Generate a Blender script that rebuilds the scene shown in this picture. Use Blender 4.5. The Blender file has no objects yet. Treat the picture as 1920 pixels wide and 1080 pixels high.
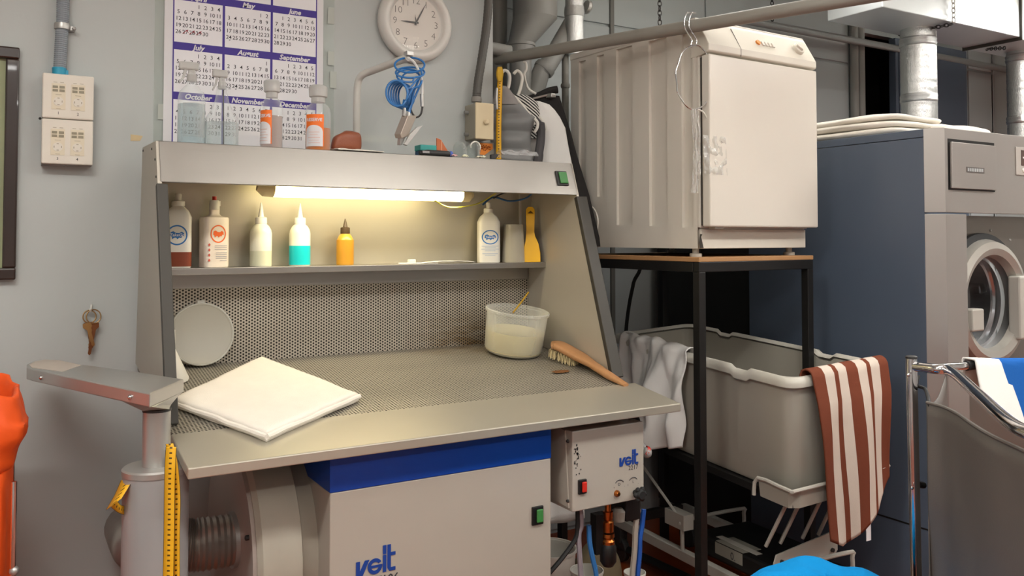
import bpy, math, random
from mathutils import Vector, Matrix, noise
R = random.Random(7)
pi, sin, cos, rad = math.pi, math.sin, math.cos, math.radians
S = bpy.context.scene
C = S.collection
# ------------------------------------------------------------------ camera
EYE, FPX, V0, YAW, PIT = 1.435, 1603.4, 395.2, 0.5419, 0.0317
cd = bpy.data.cameras.new('camera'); cam = bpy.data.objects.new('camera', cd); C.objects.link(cam)
cam.location = (0, 0, EYE); cam.rotation_euler = (pi/2 + PIT, 0, -YAW)
cd.sensor_width = 36; cd.lens = FPX/1920*36; cd.shift_y = -(540 - V0)/1920; cd.clip_start = 0.05
S.camera = cam
# ------------------------------------------------------------------ world, ceiling lamps, exposure
W = bpy.data.worlds.new('world'); S.world = W; W.use_nodes = True
W.node_tree.nodes['Background'].inputs[0].default_value = (.8, .9, 1, 1)
W.node_tree.nodes['Background'].inputs[1].default_value = .15
S.view_settings.view_transform = 'Standard'; S.view_settings.look = 'None'
S.view_settings.gamma = 1; S.view_settings.use_curve_mapping = False
S.view_settings.exposure = 0.15
CEIL = 3.0
FIXTURES = [(-.4, .9, 29), (1.7, .75, 20), (3.8, .9, 32), (-.5, -1.3, 24), (1.8, -1.3, 15), (4.0, -1.3, 20), (2.9, 2.45, 6), (5.1, 2.1, 30)]  # last two are unseen lamps added to brighten the recess and right side
def area(name, loc, rot, sx, sy, w, col):
    l = bpy.data.lights.new(name, 'AREA'); l.shape = 'RECTANGLE'; l.size = sx; l.size_y = sy; l.energy = w; l.color = col
    o = bpy.data.objects.new(name, l); C.objects.link(o); o.location = loc; o.rotation_euler = rot
    return o
for x, y, w in FIXTURES:      # bare twin tubes on a hanging batten: they shine down and up at the ceiling
    area('tube_light', (x, y, CEIL - .34), (0, 0, 0), 1.2, .16, w, (1, .985, .95))
    area('tube_light', (x, y, CEIL - .24), (math.pi, 0, 0), 1.2, .16, w*.75, (1, .985, .95))
# ------------------------------------------------------------------ maths helpers
_c, _s, _cp, _sp = cos(YAW), sin(YAW), cos(PIT), sin(PIT)
FW = Vector((_s*_cp, _c*_cp, _sp)); RT = Vector((_c, -_s, 0)); UP = Vector((-_s*_sp, -_c*_sp, _cp))
def U(u, v, X=None, Y=None, Z=None, d=None):
    "point of the place seen at photo pixel (u, v) on the plane X=, Y=, Z= or at distance d"
    D = FW + RT*((u - 960)/FPX) - UP*((v - V0)/FPX)
    k = X/D.x if X is not None else Y/D.y if Y is not None else (Z - EYE)/D.z if Z is not None else d
    return Vector((0, 0, EYE)) + D*k
def lerp(a, b, t): return a + (b - a)*t
def T3(x, y, z): return Matrix.Translation((x, y, z))
def RZ(a): return Matrix.Rotation(a, 4, 'Z')
def RX(a): return Matrix.Rotation(a, 4, 'X')
def RY(a): return Matrix.Rotation(a, 4, 'Y')
def basis(o, ex, ey):
    ex = Vector(ex).normalized(); ey = Vector(ey).normalized(); ez = ex.cross(ey).normalized()
    m = Matrix((ex, ey, ez)).transposed().to_4x4(); m.translation = Vector(o); return m
# ------------------------------------------------------------------ mesh builder
class MB:
    def __init__(s): s.v = []; s.f = []; s.m = []
    def add(s, vs, fs, M=None, mi=0):
        n = len(s.v)
        s.v += [(M @ Vector(p)) if M is not None else Vector(p) for p in vs]
        s.f += [tuple(i + n for i in f) for f in fs]; s.m += [mi]*len(fs); return s
    def box(s, x0, x1, y0, y1, z0, z1, M=None, mi=0):
        return s.add([(x0,y0,z0),(x1,y0,z0),(x1,y1,z0),(x0,y1,z0),(x0,y0,z1),(x1,y0,z1),(x1,y1,z1),(x0,y1,z1)],
                     [(0,3,2,1),(4,5,6,7),(0,1,5,4),(1,2,6,5),(2,3,7,6),(3,0,4,7)], M, mi)
    def prism(s, pts, h0, h1, M=None, mi=0):
        "2-D outline extruded along local z"
        n = len(pts)
        return s.add([(x, y, h0) for x, y in pts] + [(x, y, h1) for x, y in pts],
                     [tuple(range(n))[::-1], tuple(range(n, 2*n))] + [(i, (i+1) % n, n+(i+1) % n, n+i) for i in range(n)], M, mi)
    def loft(s, rings, closed=True, caps=(True, True), M=None, mi=0):
        n = len(rings[0]); vs = [p for r in rings for p in r]; fs = []
        for k in range(len(rings)-1):
            for i in range(n if closed else n-1):
                j = (i+1) % n; fs.append((k*n+i, k*n+j, (k+1)*n+j, (k+1)*n+i))
        if closed and caps[0]: fs.append(tuple(range(n))[::-1])
        if closed and caps[1]: fs.append(tuple((len(rings)-1)*n+i for i in range(n)))
        return s.add(vs, fs, M, mi)
    def lathe(s, prof, M=None, seg=24, sx=1, sy=1, n=2, mi=0, caps=(True, True)):
        "profile [(r, z)] about local z; n>2 squares the section, sx/sy flatten it"
        rings = []
        for r, z in prof:
            ring = []
            for i in range(seg):
                a = 2*pi*i/seg; c, d = cos(a), sin(a)
                k = 1 if n == 2 else (abs(c)**n + abs(d)**n)**(-1/n)
                ring.append((r*c*k*sx, r*d*k*sy, z))
            rings.append(ring)
        return s.loft(rings, True, caps, M, mi)
    def tube(s, pts, r, seg=10, closed=False, M=None, mi=0, flat=1):
        pts = [Vector(p) for p in pts]; n = len(pts); rings = []; prev = None
        for i, p in enumerate(pts):
            a = pts[(i-1) % n] if (i or closed) else p; b = pts[(i+1) % n] if (i < n-1 or closed) else p
            t = (b - a).normalized()
            if prev is None:
                ref = Vector((0,0,1)) if abs(t.z) < .9 else Vector((1,0,0)); x = t.cross(ref).normalized()
            else: x = (prev - t*prev.dot(t)).normalized()
            prev = x; y = t.cross(x); rr = r[i] if isinstance(r, (list, tuple)) else r
            rings.append([p + x*(rr*cos(2*pi*k/seg)) + y*(rr*flat*sin(2*pi*k/seg)) for k in range(seg)])
        if closed: rings.append(rings[0])
        return s.loft(rings, True, (not closed, not closed), M, mi)
    def grid(s, fn, nu, nv, M=None, mi=None, wrap=False):
        vs = [fn(i/nu, j/nv) for j in range(nv+1) for i in range(nu+1)]
        fs = [(j*(nu+1)+i, j*(nu+1)+i+1, (j+1)*(nu+1)+i+1, (j+1)*(nu+1)+i) for j in range(nv) for i in range(nu)]
        n0 = len(s.m); s.add(vs, fs, M)
        if mi: s.m[n0:] = [mi((i+.5)/nu, (j+.5)/nv) for j in range(nv) for i in range(nu)]
        return s
    def ball(s, c, r, seg=12, rings=8, M=None, mi=0):
        c = Vector(c); rr = r if isinstance(r, (list, tuple)) else (r, r, r)
        return s.loft([[c + Vector((rr[0]*sin(pi*k/rings)*cos(2*pi*i/seg), rr[1]*sin(pi*k/rings)*sin(2*pi*i/seg), -rr[2]*cos(pi*k/rings))) for i in range(seg)]
                       for k in [.02] + list(range(1, rings)) + [rings-.02]], True, (True, True), M, mi)
def smooth_path(pts, k=6):
    "Catmull-Rom through points"
    P = [Vector(p) for p in pts]; out = []
    for i in range(len(P)-1):
        a = P[max(i-1, 0)]; b = P[i]; c = P[i+1]; d = P[min(i+2, len(P)-1)]
        for t in range(k):
            t /= k; out.append(.5*((2*b) + (c-a)*t + (2*a-5*b+4*c-d)*t*t + (3*b-a-3*c+d)*t**3))
    return out + [P[-1]]
WL = {}
def mesh(name, mb, mats, org, smooth=False, sharp=35):
    me = bpy.data.meshes.new(name); me.from_pydata([p - org for p in mb.v], [], mb.f); me.validate()
    for m in (mats if isinstance(mats, (list, tuple)) else [mats]): me.materials.append(m)
    if any(mb.m) and len(me.polygons) == len(mb.m): me.polygons.foreach_set('material_index', mb.m)
    import bmesh
    b = bmesh.new(); b.from_mesh(me); bmesh.ops.recalc_face_normals(b, faces=b.faces); b.to_mesh(me); b.free()
    if smooth:
        me.polygons.foreach_set('use_smooth', [True]*len(me.polygons)); me.set_sharp_from_angle(angle=rad(sharp))
    me.update(); return me
def obj(name, mb, mats, parent=None, smooth=False, bev=0, solid=0, sub=0, sharp=35, org=None):
    if org is None:
        if parent is not None and parent.name in WL: org = WL[parent.name]
        else:
            xs, ys, zs = zip(*[tuple(p) for p in mb.v]); org = Vector(((min(xs)+max(xs))/2, (min(ys)+max(ys))/2, min(zs)))
    o = bpy.data.objects.new(name, mesh(name, mb, mats, org, smooth, sharp)); C.objects.link(o)
    if parent is not None: o.parent = parent; o.location = org - WL[parent.name]
    else: o.location = org
    WL[o.name] = Vector(org)
    if solid: m = o.modifiers.new('thickness', 'SOLIDIFY'); m.thickness = solid; m.offset = 0
    if bev: m = o.modifiers.new('bevel', 'BEVEL'); m.width = bev; m.segments = 2; m.limit_method = 'ANGLE'; m.angle_limit = rad(40)
    if sub: m = o.modifiers.new('subdivision', 'SUBSURF'); m.levels = sub; m.render_levels = sub
    return o
def tag(o, label, cat, group=None):
    o['label'] = label; o['category'] = cat
    if group: o['group'] = group
    return o
def thing(name, label, cat, loc, group=None):
    o = bpy.data.objects.new(name, None); C.objects.link(o); o.location = loc; o.empty_display_size = .05
    WL[o.name] = Vector(loc); return tag(o, label, cat, group)
def struct(name, mb, mat, **k):
    o = obj(name, mb, mat, **k); o['kind'] = 'structure'; return o
# ------------------------------------------------------------------ lettering
_tc = {}
def glyphs(txt, size, bold=0, shear=0):
    key = (txt, size, bold, shear)
    if key not in _tc:
        cu = bpy.data.curves.new('t', 'FONT'); cu.body = txt; cu.size = size; cu.offset = bold; cu.shear = shear; cu.resolution_u = 2
        cu.align_x = 'CENTER'; o = bpy.data.objects.new('t', cu); C.objects.link(o)
        bpy.context.view_layer.update()
        me = bpy.data.meshes.new_from_object(o.evaluated_get(bpy.context.evaluated_depsgraph_get()))
        _tc[key] = ([tuple(v.co) for v in me.vertices], [tuple(p.vertices) for p in me.polygons])
        bpy.data.objects.remove(o); bpy.data.curves.remove(cu); bpy.data.meshes.remove(me)
    return _tc[key]
def text(mb, txt, size, M, bold=0, shear=0, x=0, y=0, proj=None):
    vs, fs = glyphs(txt, size, bold, shear)
    return mb.add([proj(a+x, b+y) if proj else (a+x, b+y, c) for a, b, c in vs], fs, M)
# ------------------------------------------------------------------ materials
def lin(h):
    if isinstance(h, str):
        h = h.lstrip('#'); h = [int(h[i:i+2], 16)/255 for i in (0, 2, 4)]
        return tuple(c/12.92 if c <= .04045 else ((c+.055)/1.055)**2.4 for c in h)
    return h
class N:
    def __init__(s, name):
        s.mat = bpy.data.materials.new(name); s.mat.use_nodes = True; s.t = s.mat.node_tree
        s.b = s.t.nodes['Principled BSDF']; s.out = s.t.nodes['Material Output']
    def n(s, typ, **k):
        o = s.t.nodes.new(typ)
        for a, v in k.items():
            if a[0] == 'i' and a[1:].isdigit(): s.set(o.inputs[int(a[1:])], v)
            else: setattr(o, a, v)
        return o
    def set(s, inp, v):
        if hasattr(v, 'is_output') or isinstance(v, bpy.types.NodeSocket): s.t.links.new(v, inp)
        else: inp.default_value = v
    def math(s, op, a, b=0.0, c=0.0):
        return s.n('ShaderNodeMath', operation=op, i0=a, i1=b, i2=c).outputs[0]
    def p(s, name, v): s.set(s.b.inputs[name], v); return s
    def mix(s, fac, a, b):
        m = s.n('ShaderNodeMix', data_type='RGBA'); s.set(m.inputs[0], fac); s.set(m.inputs[6], a); s.set(m.inputs[7], b); return m.outputs[2]
    def noise(s, scale, detail=3, vec=None, rough=.55):
        n = s.n('ShaderNodeTexNoise'); n.inputs['Scale'].default_value = scale; n.inputs['Detail'].default_value = detail; n.inputs['Roughness'].default_value = rough
        if vec is not None: s.t.links.new(vec, n.inputs['Vector'])
        return n.outputs['Fac']
    def obj(s): return s.n('ShaderNodeTexCoord').outputs['Object']
    def ramp(s, fac, a, b):
        m = s.n('ShaderNodeMapRange'); s.set(m.inputs[0], fac); m.inputs[1].default_value = a; m.inputs[2].default_value = b; return m.outputs[0]
    def bump(s, h, strength=.2, dist=.002):
        b = s.n('ShaderNodeBump'); b.inputs['Strength'].default_value = strength; b.inputs['Distance'].default_value = dist
        s.t.links.new(h, b.inputs['Height']); s.t.links.new(b.outputs[0], s.b.inputs['Normal']); return s
def rgba(c, k=1): c = lin(c); return (c[0]*k, c[1]*k, c[2]*k, 1)
def mat(name, col, rough=.5, metal=0, var=.08, scale=6, bump=0, bscale=150, spec=.5, coat=0, emit=0, trans=0, ior=1.45, sss=0, stretch=None):
    m = N(name); vec = m.obj()
    if stretch: vec = m.n('ShaderNodeMapping', i0=vec, i3=stretch).outputs[0]
    nz = m.noise(scale, 4, vec)
    m.p('Base Color', m.mix(nz, rgba(col, 1-var), rgba(col, 1+var)))
    m.p('Roughness', m.math('MULTIPLY_ADD', nz, min(.12, var), rough-min(.06, var/2))); m.p('Metallic', metal); m.p('Specular IOR Level', spec); m.p('IOR', ior)
    if coat: m.p('Coat Weight', coat)
    if trans: m.p('Transmission Weight', trans)
    if sss: m.p('Subsurface Weight', sss); m.p('Subsurface Radius', (.02, .02, .02))
    if emit: m.p('Emission Color', rgba(col)); m.p('Emission Strength', emit)
    if bump: m.bump(m.noise(bscale, 3, vec), bump)
    return m.mat
def clear(name, col, amount=.25, rough=.05, gloss=.5):
    "thin clear plastic: see-through film with a weak tinted body and a sharp skin"
    m = N(name); m.p('Base Color', rgba(col)).p('Roughness', rough).p('Specular IOR Level', gloss)
    tr = m.n('ShaderNodeBsdfTransparent'); lw = m.n('ShaderNodeLayerWeight'); lw.inputs[0].default_value = .35
    tr.inputs[0].default_value = rgba(col)
    fac = m.math('ADD', m.math('MULTIPLY', lw.outputs['Facing'], .45), amount); fac = m.math('MINIMUM', fac, 1)
    mx = m.n('ShaderNodeMixShader', i0=fac, i1=tr.outputs[0], i2=m.b.outputs[0]); m.t.links.new(mx.outputs[0], m.out.inputs[0]); return m.mat
def steel(name, col, rough, axis, streak=.25, var=.1, tint=None):
    m = N(name); vec = m.obj(); sc = [400, 400, 400]; sc[axis] = 4
    st = m.noise(1, 3, m.n('ShaderNodeMapping', i0=vec, i3=sc).outputs[0]); bl = m.noise(4, 4, vec)
    c = m.mix(bl, rgba(col, 1-var), rgba(col, 1+var))
    m.p('Base Color', c).p('Metallic', 1).p('Roughness', m.math('ADD', m.math('MULTIPLY', st, .12), m.math('MULTIPLY_ADD', bl, .16, rough-.12)))
    m.bump(st, streak, .0004); return m.mat
def perforated(name, col, rough, ax, ay, rust=None):
    "punched sheet: 10 mm hexagonal pitch, holes too small to model one by one"
    m = N(name); xyz = m.n('ShaderNodeSeparateXYZ', i0=m.obj()); a = m.math('DIVIDE', xyz.outputs[ax], .0104); b = m.math('DIVIDE', xyz.outputs[ay], .0104)
    def cell(oa, ob):
        x = m.math('MULTIPLY', m.math('SUBTRACT', m.math('FRACT', m.math('ADD', m.math('DIVIDE', a, 1.732), oa)), .5), 1.732)
        y = m.math('SUBTRACT', m.math('FRACT', m.math('ADD', b, ob)), .5)
        return m.math('SQRT', m.math('ADD', m.math('MULTIPLY', x, x), m.math('MULTIPLY', y, y)))
    d = m.math('MINIMUM', cell(0, 0), cell(.5, .5)); hole = m.math('SUBTRACT', 1, m.ramp(d, .265, .325))
    bl = m.noise(5, 4); base = m.mix(bl, rgba(col, .82), rgba(col, 1.12))
    if rust:
        v = m.n('ShaderNodeVectorMath', operation='DISTANCE', i0=m.n('ShaderNodeMapping', i0=m.obj(), i3=rust[1]).outputs[0], i1=tuple(p*q for p, q in zip(rust[0], rust[1])))
        k = m.math('MULTIPLY', m.math('SUBTRACT', 1, m.ramp(v.outputs['Value'], .05, 1)), m.ramp(m.noise(14, 5), .3, .62))
        base = m.mix(m.math('MULTIPLY', k, rust[2]), base, rgba('7a5a22'))
    m.p('Base Color', m.mix(hole, base, (.012, .009, .006, 1))); m.p('Metallic', m.math('MULTIPLY_ADD', hole, -.55, .55))
    m.p('Roughness', m.math('ADD', m.math('MULTIPLY', bl, .2), m.math('MULTIPLY_ADD', hole, .4, rough)))
    m.bump(m.math('SUBTRACT', 1, hole), .5, .002); return m.mat
def emitter(name, col, s):
    m = N(name); m.p('Base Color', rgba(col)).p('Emission Color', rgba(col)).p('Emission Strength', s); return m.mat
m_wall = mat('painted_wall', 'b4b8b6', .6, var=.035, scale=1.5, bump=.12, bscale=60)
m_wall2 = mat('panel_wall', 'aab0b1', .5, var=.04, scale=1.2, bump=.05)
m_floor = mat('red_brown_floor', '8a3a14', .35, var=.25, scale=5, coat=.2)
m_ceil = mat('ceiling_paint', 'cfcfc9', .8)
m_darkroom = mat('unlit_room', '0c0d0e', .9)  # near-black colour puts the lack of light into the room's walls
m_ss = steel('brushed_steel', '9a9691', .34, 0)
m_ssd = mat('brushed_steel_vertical', 'a9a49f', .36, .7, var=.05, scale=3, stretch=(1, 1, .2))
m_sspl = mat('worn_steel_plate', 'b7b1a2', .36, .55, var=.07, scale=4, bump=.02)
m_panel = mat('grey_coated_steel', 'b3aca0', .42, .35, var=.05, bump=.03)
m_flange = mat('dark_grey_edge', '403d38', .5, .3)
m_white = mat('white_enamel', 'a8a196', .38, var=.03, coat=.15)
m_dry = mat('cream_enamel', 'd3cdc2', .28, var=.02, coat=.3)
m_dry2 = mat('cream_plastic', 'd0cabd', .38, var=.02)
m_blue = mat('blue_enamel', '0a3f9c', .35, var=.06)
m_logo = mat('blue_print', '123c8c', .5, var=.04)
m_black = mat('black_paint', '141312', .45, var=.2)
m_rubber = mat('black_rubber', '1a1a1a', .7)
m_dk = mat('dark_grey_plastic', '2e2d2c', .5)
m_navy = mat('navy_steel', '505b6b', .42, var=.05, scale=2, coat=.1)
m_galv = mat('galvanised_sheet', 'c6cacb', .4, .5, var=.08, scale=5)
m_foil = N('aluminium_foil'); m_foil.p('Base Color', rgba('c8c8c6')).p('Metallic', 1).p('Roughness', .26); m_foil.bump(m_foil.noise(45, 4), .5, .006); m_foil = m_foil.mat
m_chrome = mat('chrome', 'd8d8da', .12, 1, var=.03)
m_alu = mat('aluminium', 'b4b2ae', .36, .7, var=.05)
m_pvc = mat('grey_pvc', '8b8a86', .45, var=.05)
m_rail = mat('grey_rail', '8d8a82', .5, .1, var=.08)
m_cloth = mat('white_terry', 'e4ddd2', .95, var=.05, scale=20, bump=.6, bscale=500, spec=.1)
m_cloth2 = mat('white_cotton', 'e6e4e0', .9, var=.04, bump=.25, bscale=400, spec=.1)
m_wood = mat('beech_wood', 'a87a52', .45, var=.18, scale=5, stretch=(3, 30, 30))
m_ply = mat('plywood_edge', 'a57c52', .6, var=.22, scale=8, stretch=(20, 20, 90))
m_tub = mat('grey_polyethylene', 'a5a094', .42, var=.04)
m_orange = mat('orange_bag', 'e8561a', .5, var=.08, bump=.2, bscale=30)
m_yellow = mat('yellow_plastic', 'e8b011', .4, var=.05)
m_hdpe = mat('white_plastic', 'd9d6cd', .4, var=.02, sss=.15)
m_brass = mat('copper_brass', 'b06a34', .3, 1, var=.15)
m_bluehose = mat('blue_hose', '2f6fae', .35, var=.08)
m_paper = mat('white_paper', 'd8d6d8', .7, var=.02)
m_purple = mat('purple_print', '43348a', .65, var=.04)
m_ink = mat('black_ink', '2e2c34', .7)
m_red = mat('red_plastic', 'c32a1c', .4)
m_green = mat('green_lens', '3c7a3e', .3, emit=.05)
m_clear = clear('clear_pet', 'fafcfc', .05, .06)
m_film = clear('clear_film', 'f2f2f0', .10, .15)
m_milky = clear('milky_plastic', 'dedcd2', .55, .3)
# ================================================================== THE ROOM
WY, RY_, XE = 2.93, 3.5, 1.675          # partition wall, recess wall, end of the partition
struct('floor', MB().box(-1.6, 6.2, -2.6, 4.6, -.05, 0), m_floor)
struct('ceiling', MB().box(-1.6, 6.2, -2.6, 4.6, CEIL, CEIL+.05), m_ceil)
struct('wall_back', MB().box(-1.6, XE, WY, WY+.12, 0, CEIL), m_wall)
XD0, XD1 = U(1621, 150, Y=RY_).x, U(1812, 150, Y=RY_).x
wr = struct('wall_recess', MB().box(1.2, XD0, RY_, RY_+.06, 0, CEIL).box(XD1, 6.2, RY_, RY_+.06, 0, CEIL).box(XD0, XD1, RY_, RY_+.06, 2.75, CEIL), m_wall2)
bx = sorted(U(u, 100, Y=RY_).x for u in (1144, 1600, 1858))
for k, (x0, x1) in enumerate([(1.72, bx[0]-.012), (bx[0]+.012, 3.35), (3.36, XD0-.17), (XD1+.01, bx[2]-.006), (bx[2]+.006, 6.15)]):
    obj('wall_board', MB().box(x0, x1, RY_-.012, RY_, .02, 2.52 if k < 3 else 2.62), m_wall2, wr, bev=.003)
    obj('wall_board', MB().box(x0, x1, RY_-.012, RY_, 2.535 if k < 3 else 2.635, CEIL), m_wall2, wr, bev=.003)
obj('cover_strip', MB().box(bx[0]-.012, bx[0]+.012, RY_-.02, RY_-.006, 0, CEIL), mat('strip_grey', '6e6d68', .5), wr)
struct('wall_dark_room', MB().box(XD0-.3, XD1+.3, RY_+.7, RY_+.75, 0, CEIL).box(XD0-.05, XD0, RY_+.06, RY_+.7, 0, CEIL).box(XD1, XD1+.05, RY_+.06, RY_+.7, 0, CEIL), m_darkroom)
struct('wall_left', MB().box(-1.65, -1.6, -2.6, WY, 0, CEIL), m_wall)
struct('wall_right', MB().box(6.2, 6.25, -2.6, RY_+.06, 0, CEIL), m_wall)
struct('wall_front', MB().box(-1.6, 6.2, -2.65, -2.6, 0, CEIL), m_wall)
m_tube = emitter('lit_tube', 'fff4e2', 5)
for k, (x, y, w) in enumerate(FIXTURES):
    t = thing('ceiling_lamp', 'unseen bare twin-tube batten lamp hanging from the ceiling outside the photo', 'lamp', (x, y, CEIL-.1), 'ceiling batten lamps')
    obj('housing', MB().box(x-.62, x+.62, y-.03, y+.03, CEIL-.31, CEIL-.27), m_white, t)
    for s in (-.4, .4): obj('hanger_rod', MB().tube([(x+s, y, CEIL-.27), (x+s, y, CEIL)], .004, 6), m_alu, t)
    for s in (-1, 1): obj('tube', MB().tube([(x-.6, y+s*.05, CEIL-.29), (x+.6, y+s*.05, CEIL-.29)], .016, 8), m_tube, t)
# ------------------------------------------------------------------ trim pipes beside the dark opening
for k, u in enumerate((1602, 1614)):
    p = U(u, 150, Y=RY_-.04)
    tag(obj('conduit_pipe', MB().tube([(p.x, RY_-.04, 0), (p.x, RY_-.04, CEIL)], .026, 12), m_pvc, smooth=True),
        ['left one of two grey pipes rising beside the dark opening', 'right one of two grey pipes rising beside the dark opening'][k], 'pipe', 'pipes by the dark opening')
xb0, xb1 = U(1680, 150, Y=RY_-.1).x, U(1813, 150, Y=RY_-.1).x
bp = thing('steel_locker', 'tall slate blue steel locker standing behind the silver duct', 'locker', ((xb0+xb1)/2, RY_+.1, 0))
obj('body', MB().box(xb0, xb1, RY_-.1, RY_-.05, 0, 2.72), m_navy, bp, bev=.004)
obj('door', MB().box(xb0+.03, xb1-.03, RY_-.106, RY_-.1, .1, 2.68), m_navy, bp, bev=.003)
# ================================================================== SPOTTING TABLE
YF, YB, XL, XR, SL = 2.026, 2.251, .374, 1.834, .1406
def bz(y): return .92 + SL*(y - YF)
TO = (1.1, 2.4, 0)
tb = thing('spotting_table', 'steel stain spotting table with slanted hood, perforated bed and blue banded base', 'workbench', TO)
YZ = Matrix(((0,0,1,0),(1,0,0,0),(0,1,0,0),(0,0,0,1)))       # local (y, z, x)
def yz(name, pts, x0, x1, m, parent=tb, **k): return obj(name, MB().prism(pts, x0, x1, YZ), m, parent, **k)
yz('front_plate', [(YF, bz(YF)-.026), (YF, bz(YF)), (YB, bz(YB)), (YB, bz(YB)-.026)], XL, XR, m_sspl, bev=.003)
m_perf_b = perforated('perforated_back', 'b3aa9c', .42, 0, 2, ((.42, .45, 1.04), (3.6, 0, 6.5), .95))
m_perf_t = perforated('perforated_bed', 'b2ac9e', .36, 0, 1, ((.42, .42, 1.0), (3.4, 9, 0), .7))
BY = 2.853
yz('bed', [(YB, bz(YB)-.012), (YB, bz(YB)-.003), (BY+.02, bz(BY+.02)-.003), (BY+.02, bz(BY+.02)-.012)], XL+.005, XR-.025, m_perf_t)
yz('back_screen', [(BY, bz(BY)-.01), (BY, 1.30), (BY+.01, 1.30), (BY+.01, bz(BY)-.01)], .392, 1.79, m_perf_b)
yz('screen_rail', [(BY-.006, 1.274), (BY-.006, 1.322), (BY+.012, 1.322), (BY+.012, 1.274)], .392, 1.79, m_ss, bev=.002)
# side cheeks
side = [(2.5655, 1.708), (2.524, 1.59), (2.315, bz(2.315)), (2.91, bz(2.91)), (2.91, 1.02), (2.818, 1.712)]
side = [(2.5655, 1.708), (2.524, 1.59), (2.315, bz(2.315)-.002), (2.908, bz(2.908)-.002), (2.818, 1.712)]
yz('side_panel', side, .377, .389, m_panel, bev=.002)
yz('side_panel', side, 1.792, 1.803, m_panel, bev=.002)
def flange(x0, x1, off, w):
    d = Vector((2.315-2.524, bz(2.315)-1.59)).normalized(); n = Vector((d.y, -d.x))
    a = Vector((2.524, 1.585)) + n*off; b = Vector((2.315, bz(2.315)+.001)) + n*off
    return [tuple(a), tuple(b), tuple(b - n*w), tuple(a - n*w)]
yz('edge_profile', flange(0, 0, .004, .02), .374, .404, m_flange, bev=.003)
yz('edge_profile', flange(0, 0, .004, .02), 1.79, 1.836, m_flange, bev=.003)
obj('foot_screw', MB().ball((1.786, 2.325, bz(2.32)+.012), .006), m_chrome, tb, True)
# hood head
fa = [(2.5655, 1.708), (2.524, 1.59), (2.532, 1.588), (2.575, 1.700), (2.60, 1.700), (2.60, 1.708)]
fo = yz('fascia', fa, .383, 1.80, m_ss, bev=.0015)
for z, y in ((1.69, 2.63), (1.70, 2.80), (1.655, 2.567), (1.605, 2.545)):
    obj('rivet', MB().lathe([(.004, 0), (.003, .002)], T3(.377, y, z) @ RY(-pi/2), 8), m_dk, tb)
yz('top_plate', [(2.59, 1.702), (2.59, 1.708), (2.815, 1.712), (2.815, 1.706)], .383, 1.80, m_ss)
yz('hood_back', [(2.815, 1.70), (2.86, 1.30), (2.872, 1.30), (2.827, 1.70)], .389, 1.792, mat('hood_lining', 'b0aa9a', .42, .6, var=.06, scale=3))
yz('shelf', [(2.727, 1.322), (2.727, 1.343), (2.858, 1.343), (2.858, 1.337), (2.735, 1.337), (2.735, 1.322)], .389, 1.792, m_ss, bev=.0015)
obj('corner_strip', MB().box(1.72, 1.728, 2.80, 2.806, 1.343, 1.70), m_white, tb)
# fascia switch, its plane follows the slanted fascia
def on_fascia(u, v):
    p = U(u, v, Y=2.545)
    for _ in range(3): p = U(u, v, Y=2.5655-(1.708-p.z)*(.0415/.118))
    return p
fm = basis(on_fascia(1053, 335), (1, 0, 0), (0, .0415, .118))
sw = obj('switch_frame', MB().box(-.024, .024, -.028, .028, -.002, .006, fm), m_dk, tb, bev=.002)
obj('rocker', MB().box(-.015, .019, -.022, .022, .006, .013, fm), m_green, sw, bev=.003)
# base cabinet
bxl, bxr, byf, bzl = .726, 1.39, 2.09, .795
obj('base_cabinet', MB().box(bxl, bxr, byf, 2.70, .02, bzl), m_white, tb, bev=.003)
obj('blue_band', MB().box(bxl-.001, bxr+.001, byf-.001, 2.70, bzl, .90), m_blue, tb, bev=.002)
obj('bed_support', MB().box(.55, 1.70, 2.16, 2.84, .86, .905), m_flange, tb)
def veit(mb, M, k):
    q = lambda p: [(x*k, y*k) for x, y in p]
    mb.prism(q([(0,0),(0,.36),(.1,.36),(.1,.13),(.22,.36),(.335,.36),(.16,0)]), 0, .0006, M)
    pr = []; ri = []
    for i in range(25):
        a = rad(-8 - i*(322/24)); pr.append((.475+.185*cos(a), .18+.185*sin(a))); ri.append((.475+.10*cos(a), .18+.10*sin(a)))
    for i in range(24): mb.prism(q([pr[i], pr[i+1], ri[i+1], ri[i]]), 0, .0006, M)
    mb.prism(q([(.36,.145),(.66,.145),(.66,.205),(.36,.205)]), 0, .0007, M)
    mb.prism(q([(.675,0),(.765,0),(.765,.40),(.675,.40)]), 0, .0006, M)
    mb.prism(q([(.675,.42),(.765,.42),(.765,.63),(.675,.63)]), 0, .0006, M)
    mb.prism(q([(.79,.08),(.84,0),(1,0),(1,.085),(.88,.085),(.88,.36),(1,.36),(1,.44),(.88,.44),(.88,.63),(.79,.63)]), 0, .0006, M)
    return mb
p0 = U(667, 1082, Y=byf); p1 = U(741, 1070, Y=byf); k = (p1.x - p0.x)
LM = basis((p0.x, byf-.0012, p0.z-.002), (1, 0, 0), (0, 0, 1))
lg = obj('logo', veit(MB(), LM, k), m_logo, tb)
obj('model_number', text(MB(), '7106', k*.30, LM, .0004, 0, k*.80, -k*.28), m_ink, tb)
def rocker(parent, c, w, h, frame, face, yy):
    f = obj('switch_frame', MB().box(c.x-w, c.x+w, yy-.006, yy+.002, c.z-h, c.z+h), frame, parent, bev=.002)
    obj('rocker', MB().box(c.x-w*.35, c.x+w*.75, yy-.013, yy-.006, c.z-h*.72, c.z+h*.72), face, f, bev=.003)
rocker(tb, U(1007, 966, Y=byf), .019, .026, m_black, m_green, byf)
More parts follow.
